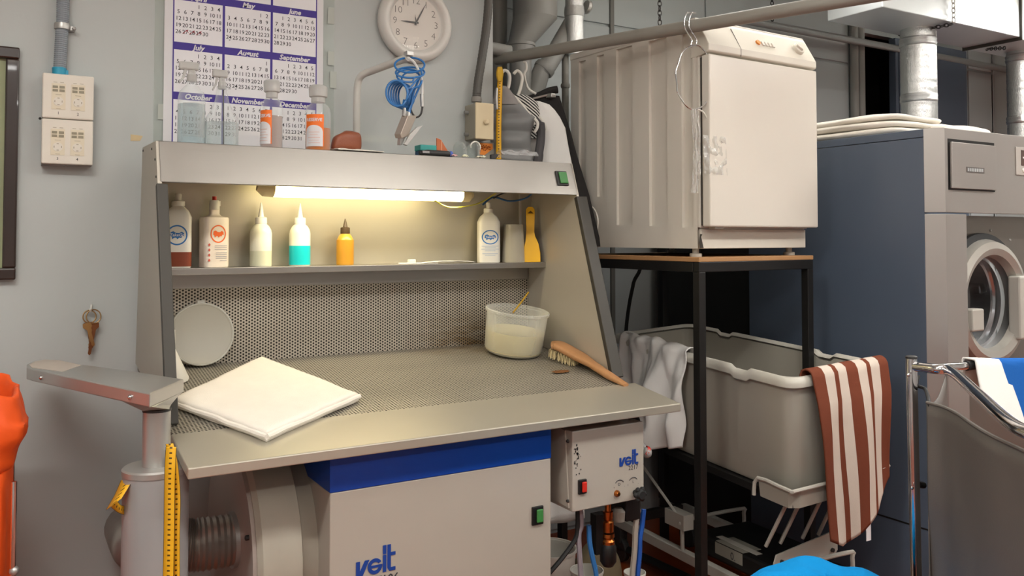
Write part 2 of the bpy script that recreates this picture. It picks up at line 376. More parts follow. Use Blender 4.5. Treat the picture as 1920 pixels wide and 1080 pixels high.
# fan drum and duct hose under the table
DC = Vector((.56, 2.43, .60)); DR = .285
YZX = lambda x: T3(x, DC.y, DC.z) @ RY(pi/2)
m_drum = mat('dusty_grey_housing', 'a8a294', .55, var=.15, scale=5)
obj('fan_housing', MB().lathe([(DR-.012, 0), (DR, .012), (DR, .11), (DR-.03, .12), (DR-.03, .17)], YZX(.565), 56), m_drum, tb, True, sharp=30)
obj('fan_cover', MB().lathe([(DR-.02, -.006), (DR-.016, .004)], YZX(.562), 56), mat('pinkish_grey_plate', '9f948c', .5), tb)
for a in (40, 130, 250, 340): obj('bolt', MB().lathe([(.007, 0), (.007, -.008), (.004, -.01)], YZX(.556) @ T3((DR-.05)*cos(rad(a)), (DR-.05)*sin(rad(a)), 0), 8), m_dk, tb)
hz = U(420, 1003, X=.54)
pth = smooth_path([(.565, 2.36, hz.z), (.46, 2.37, hz.z), (.42, 2.38, hz.z+.002), (.37, 2.42, hz.z-.01), (.352, 2.50, hz.z-.025), (.35, 2.62, hz.z-.05), (.36, 2.88, hz.z-.08)], 16)
obj('duct_hose', MB().tube(pth, [.064 + .0045*(i % 2) for i in range(len(pth))], 20), mat('flexible_aluminium', 'a39d96', .36, .8, var=.15, scale=20), tb, True, sharp=22)
obj('hose_clamp', MB().lathe([(.072, 0), (.072, .02)], T3(.545, 2.36, hz.z) @ RY(pi/2), 24), m_alu, tb, True)
# lamp in the hood and its wires
lp = thing('hood_lamp', 'lit warm fluorescent lamp under the hood of the spotting table', 'lamp', (1.15, 2.63, 1.575))
xa, xb, xc = U(518, 350, Y=2.62).x, U(872, 368, Y=2.62).x, U(893, 368, Y=2.62).x
obj('lamp_base', MB().box(xa-.06, xc, 2.62, 2.68, 1.60, 1.66), m_white, lp, bev=.006)
obj('diffuser', MB().tube([(xa, 2.65, 1.585), (xb, 2.65, 1.585)], .024, 14), emitter('lit_diffuser', 'ffedb0', 9), lp, True)
obj('end_cap', MB().tube([(xb, 2.65, 1.585), (xc-.015, 2.65, 1.585), (xc, 2.65, 1.588)], [.0245, .0245, .012], 14), mat('yellowed_cap', 'e0d3a0', .4), lp, True)
obj('end_cap', MB().tube([(xa, 2.65, 1.585), (xa-.03, 2.65, 1.587), (xa-.05, 2.65, 1.592)], [.0245, .0245, .012], 14), mat('yellowed_cap', 'e0d3a0', .4), lp, True)
area('hood_lamp_light', ((xa+xb)/2, 2.66, 1.555), (rad(14), 0, 0), xb-xa, .03, 2.1, (1, .85, .56))
def wire(parent, pts, r, m, name='wire'): return obj(name, MB().tube(smooth_path(pts, 8), r, 6), m, parent, True)
wire(tb, [U(815, 376, Y=2.64), U(845, 389, Y=2.66), U(895, 382, Y=2.68), U(930, 362, Y=2.68)], .0025, mat('yellow_green_wire', 'c6c04a', .4))
wire(tb, [U(905, 384, Y=2.72), U(925, 370, Y=2.72), U(955, 377, Y=2.72), U(985, 372, Y=2.7), U(1000, 360, Y=2.68)], .0035, mat('blue_wire', '20507c', .4))
wire(tb, [U(925, 372, Y=2.715), U(945, 362, Y=2.70), U(975, 360, Y=2.70)], .003, m_rubber)
# ------------------------------------------------------------------ sleeve board on its column
AZ = 1.086
sb = thing('sleeve_board', 'grey metal swing-out sleeve board on a round column beside the table', 'ironing arm', (.297, 2.10, 0))
def flat(px, z): return [tuple(U(u, v, Z=z))[:2] for u, v in px]
top = [(281, 738), (345, 711), (250, 696), (150, 683), (112, 675), (85, 673), (62, 677), (50, 683), (50, 689), (64, 693)]
PB = flat(top, AZ); g0, g1, g9 = Vector(PB[0]), Vector(PB[1]), Vector(PB[9])
obj('board', MB().prism(PB, AZ-.032, AZ), m_alu, sb, bev=.003)
obj('felt_pad', MB().prism(flat([(118, 697), (152, 685), (112, 676.5), (85, 675), (64, 679), (55, 684.5), (60, 690)], AZ), AZ, AZ+.0012), mat('worn_light_pad', 'b9ada2', .8, var=.15, scale=15), sb)
pc_ = Vector((U(293, 860, Y=2.17).x, 2.17)); cz = U(293, 872, Y=2.17).z
dl = (g9-g0).normalized(); e = (g1-g0)
zp = U(293, 768, Y=2.17).z
obj('end_bracket', MB().loft([[(p.x, p.y, AZ-.031) for p in (g0+dl*.002+e*.02, g1+dl*.002-e*.02, g1+dl*.12, g0+dl*.12)], [(pc_.x+.034*x, pc_.y+.034*y, zp+.004) for x, y in ((.7, -1), (1, .7), (-.7, 1), (-1, -.7))]]), m_alu, sb, bev=.003)
for t in (.15, .93):
    p = g0.lerp(g9, t); obj('screw', MB().ball((p.x, p.y-.004, AZ-.017), .006, 10, 6), m_chrome, sb, True)
obj('post', MB().lathe([(.031, cz-.02), (.031, zp)], T3(pc_.x, pc_.y, 0), 28), m_alu, sb, True)
obj('collar', MB().lathe([(.032, zp-.003), (.032, zp+.003)], T3(pc_.x, pc_.y, 0), 28), m_dk, sb, True)
obj('column', MB().lathe([(.073, 0), (.073, cz-.016)], T3(pc_.x, pc_.y, 0), 36), mat('grey_column_paint', '9c9d9d', .42, .15, var=.03), sb, True)
obj('column_cap', MB().lathe([(.075, cz-.016), (.075, cz-.004), (.071, cz)], T3(pc_.x, pc_.y, 0), 36), m_alu, sb, True)
# ------------------------------------------------------------------ tape measure
def tape_mat():
    m = N('tape_measure_print'); uv = m.n('ShaderNodeUVMap').outputs[0]; s = m.n('ShaderNodeSeparateXYZ', i0=uv)
    tick = m.math('LESS_THAN', m.math('FRACT', m.math('MULTIPLY', s.outputs[1], 90)), .32)
    band = m.math('LESS_THAN', m.math('ABSOLUTE', m.math('SUBTRACT', s.outputs[0], .5)), .13)
    edge = m.math('GREATER_THAN', m.math('ABSOLUTE', m.math('SUBTRACT', s.outputs[0], .5)), .46)
    k = m.math('MAXIMUM', m.math('MULTIPLY', tick, band), edge)
    m.p('Base Color', m.mix(k, rgba('dfa81a'), rgba('4a3408'))).p('Roughness', .5); return m.mat
m_tape = tape_mat()
def ribbon(name, pts, wdir, w, m, parent, sol=.0008, k=8):
    P = smooth_path(pts, k); ws = wdir if isinstance(wdir, list) else None; mb = MB(); n = len(P); acc = [0]
    for i in range(1, n): acc.append(acc[-1] + (P[i]-P[i-1]).length)
    wv = []
    for i in range(n):
        if ws:
            t = i/(n-1)*(len(ws)-1); a = int(min(t, len(ws)-2)); wv.append(Vector(ws[a]).lerp(Vector(ws[a+1]), t-a).normalized())
        else: wv.append(Vector(wdir).normalized())
    mb.add([P[i] + wv[i]*(w*(j-.5)) for i in range(n) for j in (0, 1)], [(2*i, 2*i+1, 2*i+3, 2*i+2) for i in range(n-1)])
    o = obj(name, mb, m, parent, True, solid=sol)
    uvl = o.data.uv_layers.new(name='UVMap')
    for lp_ in o.data.loops: i = lp_.vertex_index; uvl.data[lp_.index].uv = (i % 2, acc[i//2])
    return o
tm = thing('tape_measure', 'yellow tailor tape measure slung over the sleeve board column', 'tape measure', (.32, 2.03, .4))
fr = Vector((RT.x, RT.y, 0))
ribbon('strip', [U(321, 838, Y=2.015), U(319, 875, Y=2.01), U(318, 920, Y=2.012), U(317, 1000, Y=2.012), U(315, 1110, Y=2.012)], fr, .024, m_tape, tm)
ribbon('strip', [U(318, 832, Y=2.03), U(326, 870, Y=2.018), U(331, 930, Y=2.02), U(330, 1000, Y=2.02), U(330, 1110, Y=2.02)], fr*.8+Vector((0,0,.1)), .018, m_tape, tm)
ribbon('strip', [U(243, 893, Y=2.16), U(230, 918, Y=2.14), U(214, 945, Y=2.12)], [RT*.9+UP*.45, RT*.85+UP*.6, RT*.8+UP*.6], .046, m_tape, tm)
ribbon('strip', [U(214, 945, Y=2.122), U(226, 955, Y=2.14), U(242, 958, Y=2.17)], [RT*.7+UP*.7, UP, UP], .02, m_tape, tm)
# ------------------------------------------------------------------ steam control box under the table, right
CY = 2.07
cb = thing('steam_control_box', 'white control box with red switch, marked 2217, under the table edge', 'control box', (1.58, 2.2, .6))
cx0, cx1, cz0, cz1 = 1.452, 1.721, .634, .868
obj('case', MB().box(cx0, cx1, CY, CY+.13, cz0, cz1), m_white, cb, bev=.003)
yz('mounting_plate', [(CY+.012, cz0+.01), (CY+.03, cz1-.002), (CY+.17, cz1+.01), (CY+.17, cz0+.02)], cx0-.006, cx0-.001, m_white, cb)
for z in (cz1-.03, cz0+.03): obj('screw', MB().lathe([(.006, 0), (.004, -.005)], T3(cx0-.004, CY+.016, z) @ RY(pi/2), 8), m_dk, cb)
yz('side_bracket', [(CY+.06, .60), (CY+.06, .89), (CY+.2, .90), (CY+.2, .60)], cx0-.055, cx0-.05, m_white, cb)
obj('bracket_hole', MB().lathe([(.012, 0), (.012, .002)], T3(cx0-.0565, CY+.10, .85) @ RY(-pi/2), 14), m_black, cb)
lk = U(1196, 850, Y=CY).x - U(1161, 850, Y=CY).x
obj('logo', veit(MB(), basis((U(1161, 876, Y=CY).x, CY-.0012, U(1161, 875, Y=CY).z), (1,0,0), (0,0,1)), lk), m_logo, cb)
pm = U(1187, 880, Y=CY); obj('model_number', text(MB(), '2217', .019, basis((pm.x, CY-.0008, pm.z), (1,0,0), (0,0,1))), m_ink, cb)
rocker(cb, U(1091, 912, Y=CY), .0145, .021, m_black, m_red, CY)
for u, v, ch in ((1161, 908, 'D'), (1187, 903, 'L')):
    p = U(u, v, Y=CY); mb = text(MB(), ch, .012, basis((p.x, CY-.0008, p.z-.004), (1,0,0), (0,0,1)))
    mb.tube([(p.x+.019*cos(rad(a)), CY-.001, p.z-.006+.019*sin(rad(a))) for a in range(35, 150, 12)], .0011, 4)
    text(mb, '+', .008, basis((p.x-.02, CY-.0008, p.z-.01), (1,0,0), (0,0,1))); text(mb, '-', .008, basis((p.x+.02, CY-.0008, p.z-.01), (1,0,0), (0,0,1)))
    obj('dial_print', mb, m_ink, cb)
p = U(1156, 925, Y=CY); obj('valve_stem', MB().lathe([(.010, 0), (.010, .006), (.006, .012)], T3(p.x, CY, p.z) @ RX(pi/2), 12), m_brass, cb, True)
p = U(1190, 923, Y=CY); mb = MB().lathe([(.008, 0), (.008, .012)], T3(p.x, CY, p.z) @ RX(pi/2), 10)
for i in range(6): mb.ball((p.x+.016*cos(i*pi/3), CY-.026, p.z+.016*sin(i*pi/3)), .0085, 8, 6)
mb.lathe([(.016, .014), (.018, .03), (.012, .038)], T3(p.x, CY, p.z) @ RX(pi/2), 14); obj('star_knob', mb, m_rubber, cb, True)
mb = MB(); rr = random.Random(3)
for i in range(26):
    x = cx0+.006+abs(rr.gauss(0, .014)); z = .79+rr.gauss(0, .022); s = rr.uniform(.0008, .0035)
    mb.prism([(s*cos(a)*rr.uniform(.6, 1.2), s*1.4*sin(a)*rr.uniform(.6, 1.2)) for a in (0, 1, 2.1, 3.1, 4.2, 5.2)], 0, .0004, basis((x, CY-.001, z), (1,0,0), (0,0,1)))
obj('chipped_paint', mb, m_dk, cb)
# fittings under the box
def at(u, v, y=CY+.06): return U(u, v, Y=y)
p = at(1140, 950); mb = MB().lathe([(.010, .02), (.010, -.012), (.016, -.014), (.016, -.035), (.013, -.04), (.018, -.045), (.018, -.075), (.010, -.078)], T3(p.x, p.y, p.z), 12)
mb.lathe([(.020, -.08), (.021, -.09), (.015, -.097), (.021, -.103), (.021, -.112)], T3(p.x, p.y, p.z), 14); obj('brass_fitting', mb, m_brass, cb, True)
obj('valve_body', MB().lathe([(.021, -.112), (.026, -.125), (.026, -.165), (.016, -.18)], T3(p.x, p.y, p.z), 14).box(p.x-.045, p.x, p.y, p.y+.03, p.z-.14, p.z-.02), m_black, cb, True)
obj('drain_cap', MB().lathe([(.020, 0), (.022, .03), (.012, .04)], T3(at(1163, 972).x, CY+.07, at(1163, 978).z), 14), mat('grey_nut', '8f8a80', .5), cb, True)
wire(cb, [at(1083, 955), at(1083, 985), at(1079, 1010), at(1055, 1045), at(1025, 1080)], .007, m_rubber, 'hose')
wire(cb, [at(1088, 955), at(1090, 985), at(1085, 1005), at(1088, 1060), at(1090, 1100)], .008, mat('grey_hose', '8a8288', .5), 'hose')
wire(cb, [at(1104, 985), at(1106, 1020), at(1112, 1050), at(1118, 1080), at(1116, 1120)], .0075, m_bluehose, 'hose')
wire(cb, [at(1207, 955), at(1204, 985), at(1200, 1010), at(1199, 1040), at(1196, 1075), at(1195, 1120)], .008, mat('deep_blue_hose', '1c4fa0', .35), 'hose')
wire(cb, [at(1197, 955), at(1192, 985), at(1190, 1030), at(1186, 1075), at(1185, 1120)], .009, mat('grey_hose2', '9a9288', .5), 'hose')
obj('rear_block', MB().box(cx1-.03, cx1+.03, CY+.05, CY+.16, .55, .80), m_black, cb, bev=.006)
obj('rear_tap', MB().tube([(cx1+.005, CY+.10, .80), (cx1+.03, CY+.08, .785), (cx1+.05, CY+.06, .765)], [.012, .016, .014], 10).ball((cx1+.055, CY+.052, .755), .017), mat('grey_tap', '9a9894', .4), cb, True)
obj('tap_ring', MB().lathe([(.016, 0), (.018, .008), (.016, .014)], basis((cx1+.05, CY+.055, .762), (.3, 1, 0), (.5, 0, .7)), 12), m_red, cb, True)
wire(cb, [(cx1-.02, CY+.05, .875), (cx1+.01, CY+.045, .87), (cx1+.018, CY+.05, .83), (cx1+.01, CY+.07, .79)], .007, m_rubber, 'hose')
# ================================================================== ON THE PARTITION WALL
WF = WY - .001
def XZ(x, z, y=WF): return basis((x, y, z), (1, 0, 0), (0, 0, 1))      # local x right, y up, z towards the camera
# framed picture, left edge of the view
p0, p1 = U(34, 92, Y=WY), U(31, 524, Y=WY)
fx, fz1, fz0 = p0.x+.004, p0.z, p1.z
pf = thing('picture_frame', 'dark brown wooden picture frame cut by the left edge of the photo', 'picture', (fx-.3, WF-.02, fz0))
for nm, b in (('frame_rail', (fx-.6, fx, fz1-.035, fz1)), ('frame_rail', (fx-.6, fx, fz0, fz0+.035)), ('frame_stile', (fx-.035, fx, fz0+.035, fz1-.035)), ('frame_stile', (fx-.6, fx-.565, fz0+.035, fz1-.035))):
    obj(nm, MB().box(b[0], b[1], WF-.028, WF, b[2], b[3]), mat('dark_walnut', '2d1f1a', .3, var=.2, coat=.3), pf, bev=.005)
obj('inner_bead', MB().box(fx-.565, fx-.027, WF-.018, WF-.012, fz0+.027, fz0+.035).box(fx-.035, fx-.027, WF-.018, WF-.012, fz0+.03, fz1-.03), mat('bead', '4a3a34', .25), pf)
obj('picture_sheet', MB().box(fx-.57, fx-.03, WF-.008, WF-.004, fz0+.03, fz1-.03), mat('faded_print', '9aa07c', .6, var=.3), pf)
# double switch box
q0, q1 = U(80, 133, Y=WY-.06), U(174, 310, Y=WY-.06)
bx0, bx1, bz1, bz0 = q0.x, q1.x, q0.z-.004, q1.z
zm = (bz0+bz1)/2; FY = WY-.06
sbx = thing('switch_box', 'white wall box with four small keypads numbered 1 to 4', 'switch panel', ((bx0+bx1)/2, FY, bz0))
m_ivory = mat('ivory_plastic', 'd9d2c6', .35, var=.02)
obj('back_box', MB().box(bx0+.002, bx1-.002, FY+.012, WF, bz0-.002, bz1-.003), mat('grey_box', '8d8a84', .5), sbx)
m_key = mat('grey_key', '8e8672', .5); m_pad = mat('cream_pad', 'd8cdb6', .4); m_dim = mat('faint_print', 'a79c88', .6)
for r, (a, b) in enumerate(((zm+.001, bz1), (bz0, zm-.001))):
    pl = obj('cover_plate', MB().box(bx0, bx1, FY, FY+.014, a, b), m_ivory, sbx, bev=.004)
    h = b - a; w = bx1 - bx0
    for c in (0, 1):
        cx = bx0 + w*(.31 if c == 0 else .69); z1 = b - h*.22; z0 = a + h*.2
        kp = obj('keypad', MB().box(cx-w*.135, cx+w*.135, FY-.0015, FY+.001, z0, z1), m_pad, sbx)
        mb = MB()
        for i in (-1, 1):
            for j in (0, 1): mb.box(cx+i*w*.065-w*.05, cx+i*w*.065+w*.05, FY-.003, FY-.001, z1-.014-j*.0105, z1-.007-j*.0105)
        obj('keys', mb, m_key, kp)
        zc = z0 + .024; rr = .0135
        mb = MB().lathe([(rr, 0), (rr, .0012), (rr*.55, .0012)], XZ(cx, zc, FY-.0015), 24); obj('rocker_ring', mb, m_ivory, kp)
        mb = MB()
        for i in range(4): mb.box(-.003, .003, rr*.62, rr*.8, .0012, .0018, XZ(cx, zc, FY-.0016) @ RZ(i*pi/2))
        mb.box(cx-.006, cx+.006, FY-.0018, FY-.0012, z0+.002, z0+.0035).box(cx-.008, cx+.008, FY-.0018, FY-.0012, z1-.034, z1-.0325).box(cx-w*.1, cx-w*.03, FY-.001, FY-.0004, z1+.003, z1+.0045).box(cx+w*.03, cx+w*.1, FY-.001, FY-.0004, z1+.003, z1+.0045)
        obj('print', mb, m_dim, kp)
        obj('number', text(MB(), str(r*2+c+1), .012, XZ(cx, a+h*.09, FY-.0012)), m_ink, sbx)
obj('terminal_screw', MB().ball((bx0-.004, FY+.02, zm), .004, 8, 6), m_dk, sbx, True)
# corrugated conduit above it
cxx = U(112, 120, Y=WY-.03).x; zt = bz1
cdt = thing('corrugated_conduit', 'grey corrugated conduit with teal end fitting above the switch box', 'conduit', (cxx, WY-.03, zt))
pth = [Vector((cxx + .006*min(1, i*.006/.3), WY-.03, zt+.02+i*.003)) for i in range(230)]
obj('hose', MB().tube(pth, [.0165 + .0018*(1 if (i//1) % 2 else 0) for i in range(len(pth))], 14), mat('conduit_grey', '8c949a', .5), cdt, True, sharp=22)
obj('end_fitting', MB().lathe([(.019, 0), (.02, .022), (.0185, .024)], T3(cxx-.001, WY-.03, zt-.001), 16).box(cxx+.016, cxx+.023, WY-.04, WY-.03, zt+.003, zt+.016), mat('teal_plastic', '2f95b4', .4), cdt, True)
zc = U(118, 50, Y=WY-.03).z
obj('clamp', MB().lathe([(.0215, -.009), (.0225, 0), (.0215, .009)], T3(cxx+.005, WY-.03, zc), 18).box(cxx+.02, cxx+.04, WY-.03, WF, zc-.008, zc+.004), m_alu, cdt, True)
obj('clamp_screw', MB().ball((cxx+.037, WY-.034, zc-.003), .006, 8, 6), m_alu, cdt, True)
# masking tape scraps
p = U(255, 259, Y=WY); tag(obj('masking_tape', MB().prism([(-.016, -.01), (.012, -.008), (.02, .008), (-.016, .011)], 0, .0006, XZ(p.x, p.z)), mat('old_tape', 'c9b48c', .7)), 'small yellowed scrap of masking tape stuck on the wall left of the hood', 'tape')
# clear plastic sleeve and calendar
ux0, ux1 = U(289, 100, Y=WY).x, U(626, 100, Y=WY).x
sl = thing('plastic_sleeve', 'clear plastic sleeve strips showing on both sides of the wall calendar', 'plastic sheet', ((ux0+ux1)/2, WF-.002, 1.72))
m_sleeve = clear('old_clear_plastic', 'f0f3f0', .12, .12)
rr = random.Random(5)
for a, b in ((ux0, ux0+.035), (ux1-.045, ux1)):
    obj('strip', MB().grid(lambda s, t: (lerp(a, b, s), WF-.002-.002*noise.noise((s*3, t*25, a)), lerp(1.70, 2.5, t)), 6, 60), m_sleeve, sl, True)
for u, v, hh in ((620, 110, .05), (624, 150, .06), (303, 210, .05), (620, 30, .06)):
    p = U(u, v, Y=WY); obj('tape_patch', MB().box(p.x-.012, p.x+.012, WF-.0045, WF-.004, p.z-hh/2, p.z+hh/2), mat('grey_tape', 'aeb2aa', .4), sl)
cx0_, cx1_ = U(307, 100, Y=WY).x, U(605, 100, Y=WY).x
gx0, gx1 = U(323, 100, Y=WY).x, U(593, 100, Y=WY).x
zJ = U(372, 91, Y=WY).z; pitch = zJ - U(345, 181, Y=WY).z + .0005
CLY = WF - .004
cal = thing('wall_calendar', 'year wall calendar with white month boxes on a purple grid', 'calendar', ((cx0_+cx1_)/2, CLY, 1.6))
zb, ztop = zJ - 2*pitch + .01, zJ + 2*pitch + .16
obj('sheet', MB().box(cx0_, cx1_, CLY-.0006, CLY, zb-.02, ztop), m_paper, cal)
obj('grid_print', MB().box(gx0, gx1, CLY-.0010, CLY-.0005, zb, zJ+2*pitch+.0125), m_purple, cal)
import calendar as _cal
_cal.setfirstweekday(6); MN = 'January February March April May June July August September October November December'.split()
cw = (gx1 - gx0)/3; mbN = MB(); mbD = MB(); boxes = []
m_cell = mat('calendar_cell', 'e4e2e5', .7, var=.02)
for mth in range(12):
    r, c = divmod(mth, 3); xc = gx0 + cw*(c+.5); zh = zJ + (2-r)*pitch
    ch = zh - .0115; cl = zh - pitch + .0135
    o = obj('month_box', MB().box(xc-cw/2+.004, xc+cw/2-.004, CLY-.0014, CLY-.0009, cl, ch), m_cell, cal)
    mb = text(MB(), MN[mth], .024, XZ(xc, zh-.0075, CLY-.0012), .0008, .25); obj('month_name', mb, m_paper, cal)
    mb = MB(); st, nd = _cal.monthrange(2026, mth+1); col0 = (st+1) % 7
    for dd in range(1, nd+1):
        k = col0 + dd - 1; rw, cc = divmod(k, 7); x = xc + (cc-3)*cw*.132; z = ch - .0225 - rw*.0218; sz = .0185
        if rw == 5: z += .0218 - .006; x += .004; sz = .007
        text(mb, str(dd), sz, XZ(x, z, CLY-.0017), .0001)
    obj('dates', mb, m_ink, cal)
    if mth == 3:
        mb = MB()
        for (cc, rw) in ((1, 4), (2, 4), (3, 4)):
            x = xc + (cc-3)*cw*.132; z = ch - .0165 - rw*.0218
            mb.tube([(x-.008, CLY-.002, z-.006), (x+.009, CLY-.002, z+.008), (x+.002, CLY-.002, z+.006), (x+.011, CLY-.002, z-.001)], .0007, 4)
        obj('pen_marks', mb, mat('red_pen', 'b0243a', .6), cal)
# wall clock
cc = U(781, 42, Y=WY-.03); R0 = .15
ck = thing('wall_clock', 'round white wall clock reading five past nine', 'clock', (cc.x, WY-.03, cc.z-R0))
KM = XZ(cc.x, cc.z, WF)
m_ck = mat('white_clock_plastic', 'd2cfc9', .35)
obj('rim', MB().lathe([(.100, .0), (R0-.012, 0), (R0, .012), (R0-.004, .03), (R0-.018, .043), (R0-.03, .044), (.112, .034), (.107, .026), (.1, .02)], KM, 56), m_ck, ck, True, sharp=60)
obj('face', MB().lathe([(.108, .018), (.108, .022)], KM, 48), mat('clock_face', 'd6cfc6', .6), ck)
mb = MB()
for h in range(1, 13):
    a = pi/2 - h*pi/6; text(mb, str(h), .037, KM @ T3(0, 0, .0225), -.0004, 0, .084*cos(a), .084*sin(a)-.013)
obj('numerals', mb, mat('thin_grey_print', '6a645e', .6), ck)
for nm, ang, ln, wd_ in (('hour_hand', pi, .062, .0035), ('minute_hand', rad(62), .088, .003), ('second_hand', rad(97), .03, .0012)):
    obj(nm, MB().prism([(-.01, -wd_), (ln*.6, -wd_*.8), (ln, 0), (ln*.6, wd_*.8), (-.01, wd_)], .0245, .0255, KM @ RZ(ang)), m_black, ck)
obj('hand_cap', MB().lathe([(.005, .025), (.004, .029)], KM, 12), m_dk, ck)
obj('glass', MB().lathe([(.1065, .030), (.1065, .031)], KM, 48), clear('clock_glass', 'ffffff', .02, .02, .7), ck)
# junction box with cable hose
r1, r2 = U(871, 225, Y=1).x, U(893, 225, Y=1).x; JF = WY*r1/r2
jx0, jx1 = U(893, 225, Y=JF).x, U(925, 225, Y=JF).x; jz1, jz0 = U(910, 194, Y=JF).z, U(910, 260, Y=JF).z
jb = thing('junction_box', 'beige electrical junction box with knob on the wall end', 'junction box', ((jx0+jx1)/2, WY-.05, jz0))
obj('case', MB().box(jx0, jx1, JF+.008, WF, jz0, jz1), mat('grey_beige_box', '9c9688', .5), jb, bev=.003)
obj('lid', MB().box(jx0-.002, jx1+.002, JF, JF+.009, jz0-.002, jz1+.002), mat('cream_lid', 'd8c7a4', .45), jb, bev=.003)
obj('lid_knob', MB().lathe([(.009, 0), (.011, .008), (.006, .014)], XZ(jx0+(jx1-jx0)*.55, jz0+(jz1-jz0)*.47, JF), 14), mat('cream_lid', 'd8c7a4', .45), jb, True)
for z in (jz0+.02, jz1-.03): obj('wall_lug', MB().tube([(jx0+.002, WY-.03, z), (jx0-.016, WY-.03, z)], .007, 10), m_pvc, jb, True)
jc = (jx0+jx1)/2-.012
obj('gland', MB().lathe([(.020, 0), (.021, .012), (.019, .02)], T3(jc, JF+.045, jz1+.01), 14).lathe([(.012, 0), (.012, .012)], T3(jc, JF+.045, jz1-.001), 12), mat('gland_grey', '85827c', .5), jb, True)
pth = smooth_path([(jc, JF+.045, jz1+.025), U(897, 150, Y=2.88), U(905, 100, Y=2.885), U(912, 50, Y=2.885), U(916, 0, Y=2.885), U(918, -90, Y=2.885)], 14)
obj('cable_hose', MB().tube(pth, [.0165+.001*(i % 2) for i in range(len(pth))], 14), mat('dark_grey_hose', '55534f', .55), jb, True, sharp=22)
sx = U(898, 275, Y=WF-.02).x; sx2 = U(924, 275, Y=WF-.02).x
sp = thing('label_plate', 'small grey plate with a torn orange sticker below the junction box', 'sign', ((sx+sx2)/2, WF-.02, 1.72))
obj('plate', MB().box(sx-.004, sx2+.004, WF-.02, WF, 1.70, jz0-.004), mat('grey_plate', '8f8c83', .6), sp)
za, zbb = jz0-.008, U(910, 290, Y=WF-.02).z
obj('sticker', MB().prism([(sx, zbb), (sx+(sx2-sx)*.4, zbb-.002), (sx2, za-.02), (sx2-.002, za), (sx, za)], .0004, .001, basis((0, WF-.02, 0), (1,0,0), (0,0,1))), mat('orange_sticker', 'e88a35', .6), sp)
mb = MB(); rr = random.Random(9)
mb.tube([(lerp(sx+.008, sx2-.006, (i % 12)/12), WF-.0215, za-.012-.012*(i//12)+rr.uniform(-.006, .006)) for i in range(24)], .0015, 4); obj('scribble', mb, mat('brown_ink', '9a4a14', .7), sp)
# keys on a hook
kp = U(170, 580, Y=WY-.02)
ky = thing('key_bunch', 'bunch of brass keys hanging from a white wall hook', 'keys', (kp.x, WY-.02, kp.z-.13))
obj('hook', MB().tube(smooth_path([(kp.x+.004, WF, kp.z+.012), (kp.x+.002, WY-.015, kp.z+.008), (kp.x, WY-.024, kp.z-.006), (kp.x-.002, WY-.03, kp.z+.002)], 5), .003, 8), m_hdpe, ky, True)
for k, (dx, rr_) in enumerate(((-.003, .019), (.008, .021))):
    obj('ring', MB().tube([(kp.x+dx+rr_*cos(t)*.95, WY-.022-.004*k+.004*sin(t), kp.z-.022+rr_*sin(t)) for t in [2*pi*i/24 for i in range(24)]], .002, 8, True), mat('antique_brass', 'a3835c', .3, 1), ky, True)
for k, (ang, ln, dx) in enumerate(((-10, .075, -.008), (3, .085, .004), (9, .095, .012), (-16, .07, -.012))):
    M = T3(kp.x+dx, WY-.018-.005*k, kp.z-.04) @ RY(rad(ang)) @ RX(pi/2)
    mb = MB().prism([(-.011, 0), (.011, 0), (.013, -.012), (.006, -.022), (.0045, -ln), (.001, -ln-.005), (-.004, -ln), (-.004, -ln*.85), (-.006, -ln*.8), (-.004, -ln*.72), (-.0055, -ln*.65), (-.004, -.022), (-.013, -.012)], -.001, .001, M)
    obj('key', mb, mat('worn_brass' if k % 2 else 'copper_key', 'a97f52' if k % 2 else '8a5a3c', .35, 1), ky)
# ================================================================== ON TOP OF THE HOOD
HT = 1.7095; HY = 2.64
def hx(u, y=HY): return U(u, 290, Y=y).x
def bottle(name, label, x, y, z, prof, m, sx=1, sy=1, n=2, rot=0, group=None, seg=28):
    M = T3(x, y, z) @ RZ(rot); t = thing(name, label, 'bottle', (x, y, z), group); pass
    obj('body', MB().lathe(prof, M, seg, sx, sy, n), m, t, True, sharp=50); return t, M
def liquid(t, M, prof, m, sx=1, sy=1, n=2): return obj('liquid', MB().lathe(prof, M, 28, sx, sy, n), m, t, True, sharp=50)
m_water = clear('pale_water', 'eef3f3', .10, .05)
def sprayer(t, M, z, m, k=1):
    obj('collar', MB().lathe([(.0135*k, z), (.0145*k, z+.004), (.0145*k, z+.02), (.011*k, z+.024)], M, 18), m, t, True)
    obj('spray_head', MB().box(-.036*k, .020*k, -.010*k, .010*k, z+.034, z+.058, M).box(-.010*k, .010*k, -.008*k, .008*k, z+.02, z+.036, M), m, t, bev=.005)
    obj('trigger', MB().prism([(-.022*k, z+.034), (-.014*k, z+.034), (-.020*k, z+.012), (-.032*k, z-.006), (-.036*k, z-.004), (-.026*k, z+.014)], -.006*k, .006*k, M @ RX(pi/2)), m, t)
m_head = clear('frosted_head', 'd5d4d0', .5, .25)
x1 = hx(358); t, M = bottle('spray_bottle', 'clear round spray bottle with pale blue liquid, leftmost on the hood', x1, HY, HT, [(.036, 0), (.0385, .004), (.0385, .135), (.034, .155), (.022, .17), (.0135, .178), (.0135, .19)], m_clear)
liquid(t, M, [(.0375, .002), (.0375, .118)], clear('pale_blue_liquid', 'dbe6e9', .14, .05)); sprayer(t, M, .186, m_head)
obj('label_film', MB().grid(lambda s, q: M @ Vector((.0389*cos(-2.4+1.9*s), .0389*sin(-2.4+1.9*s), lerp(.02, .12, q))), 12, 2), m_film, t, True)
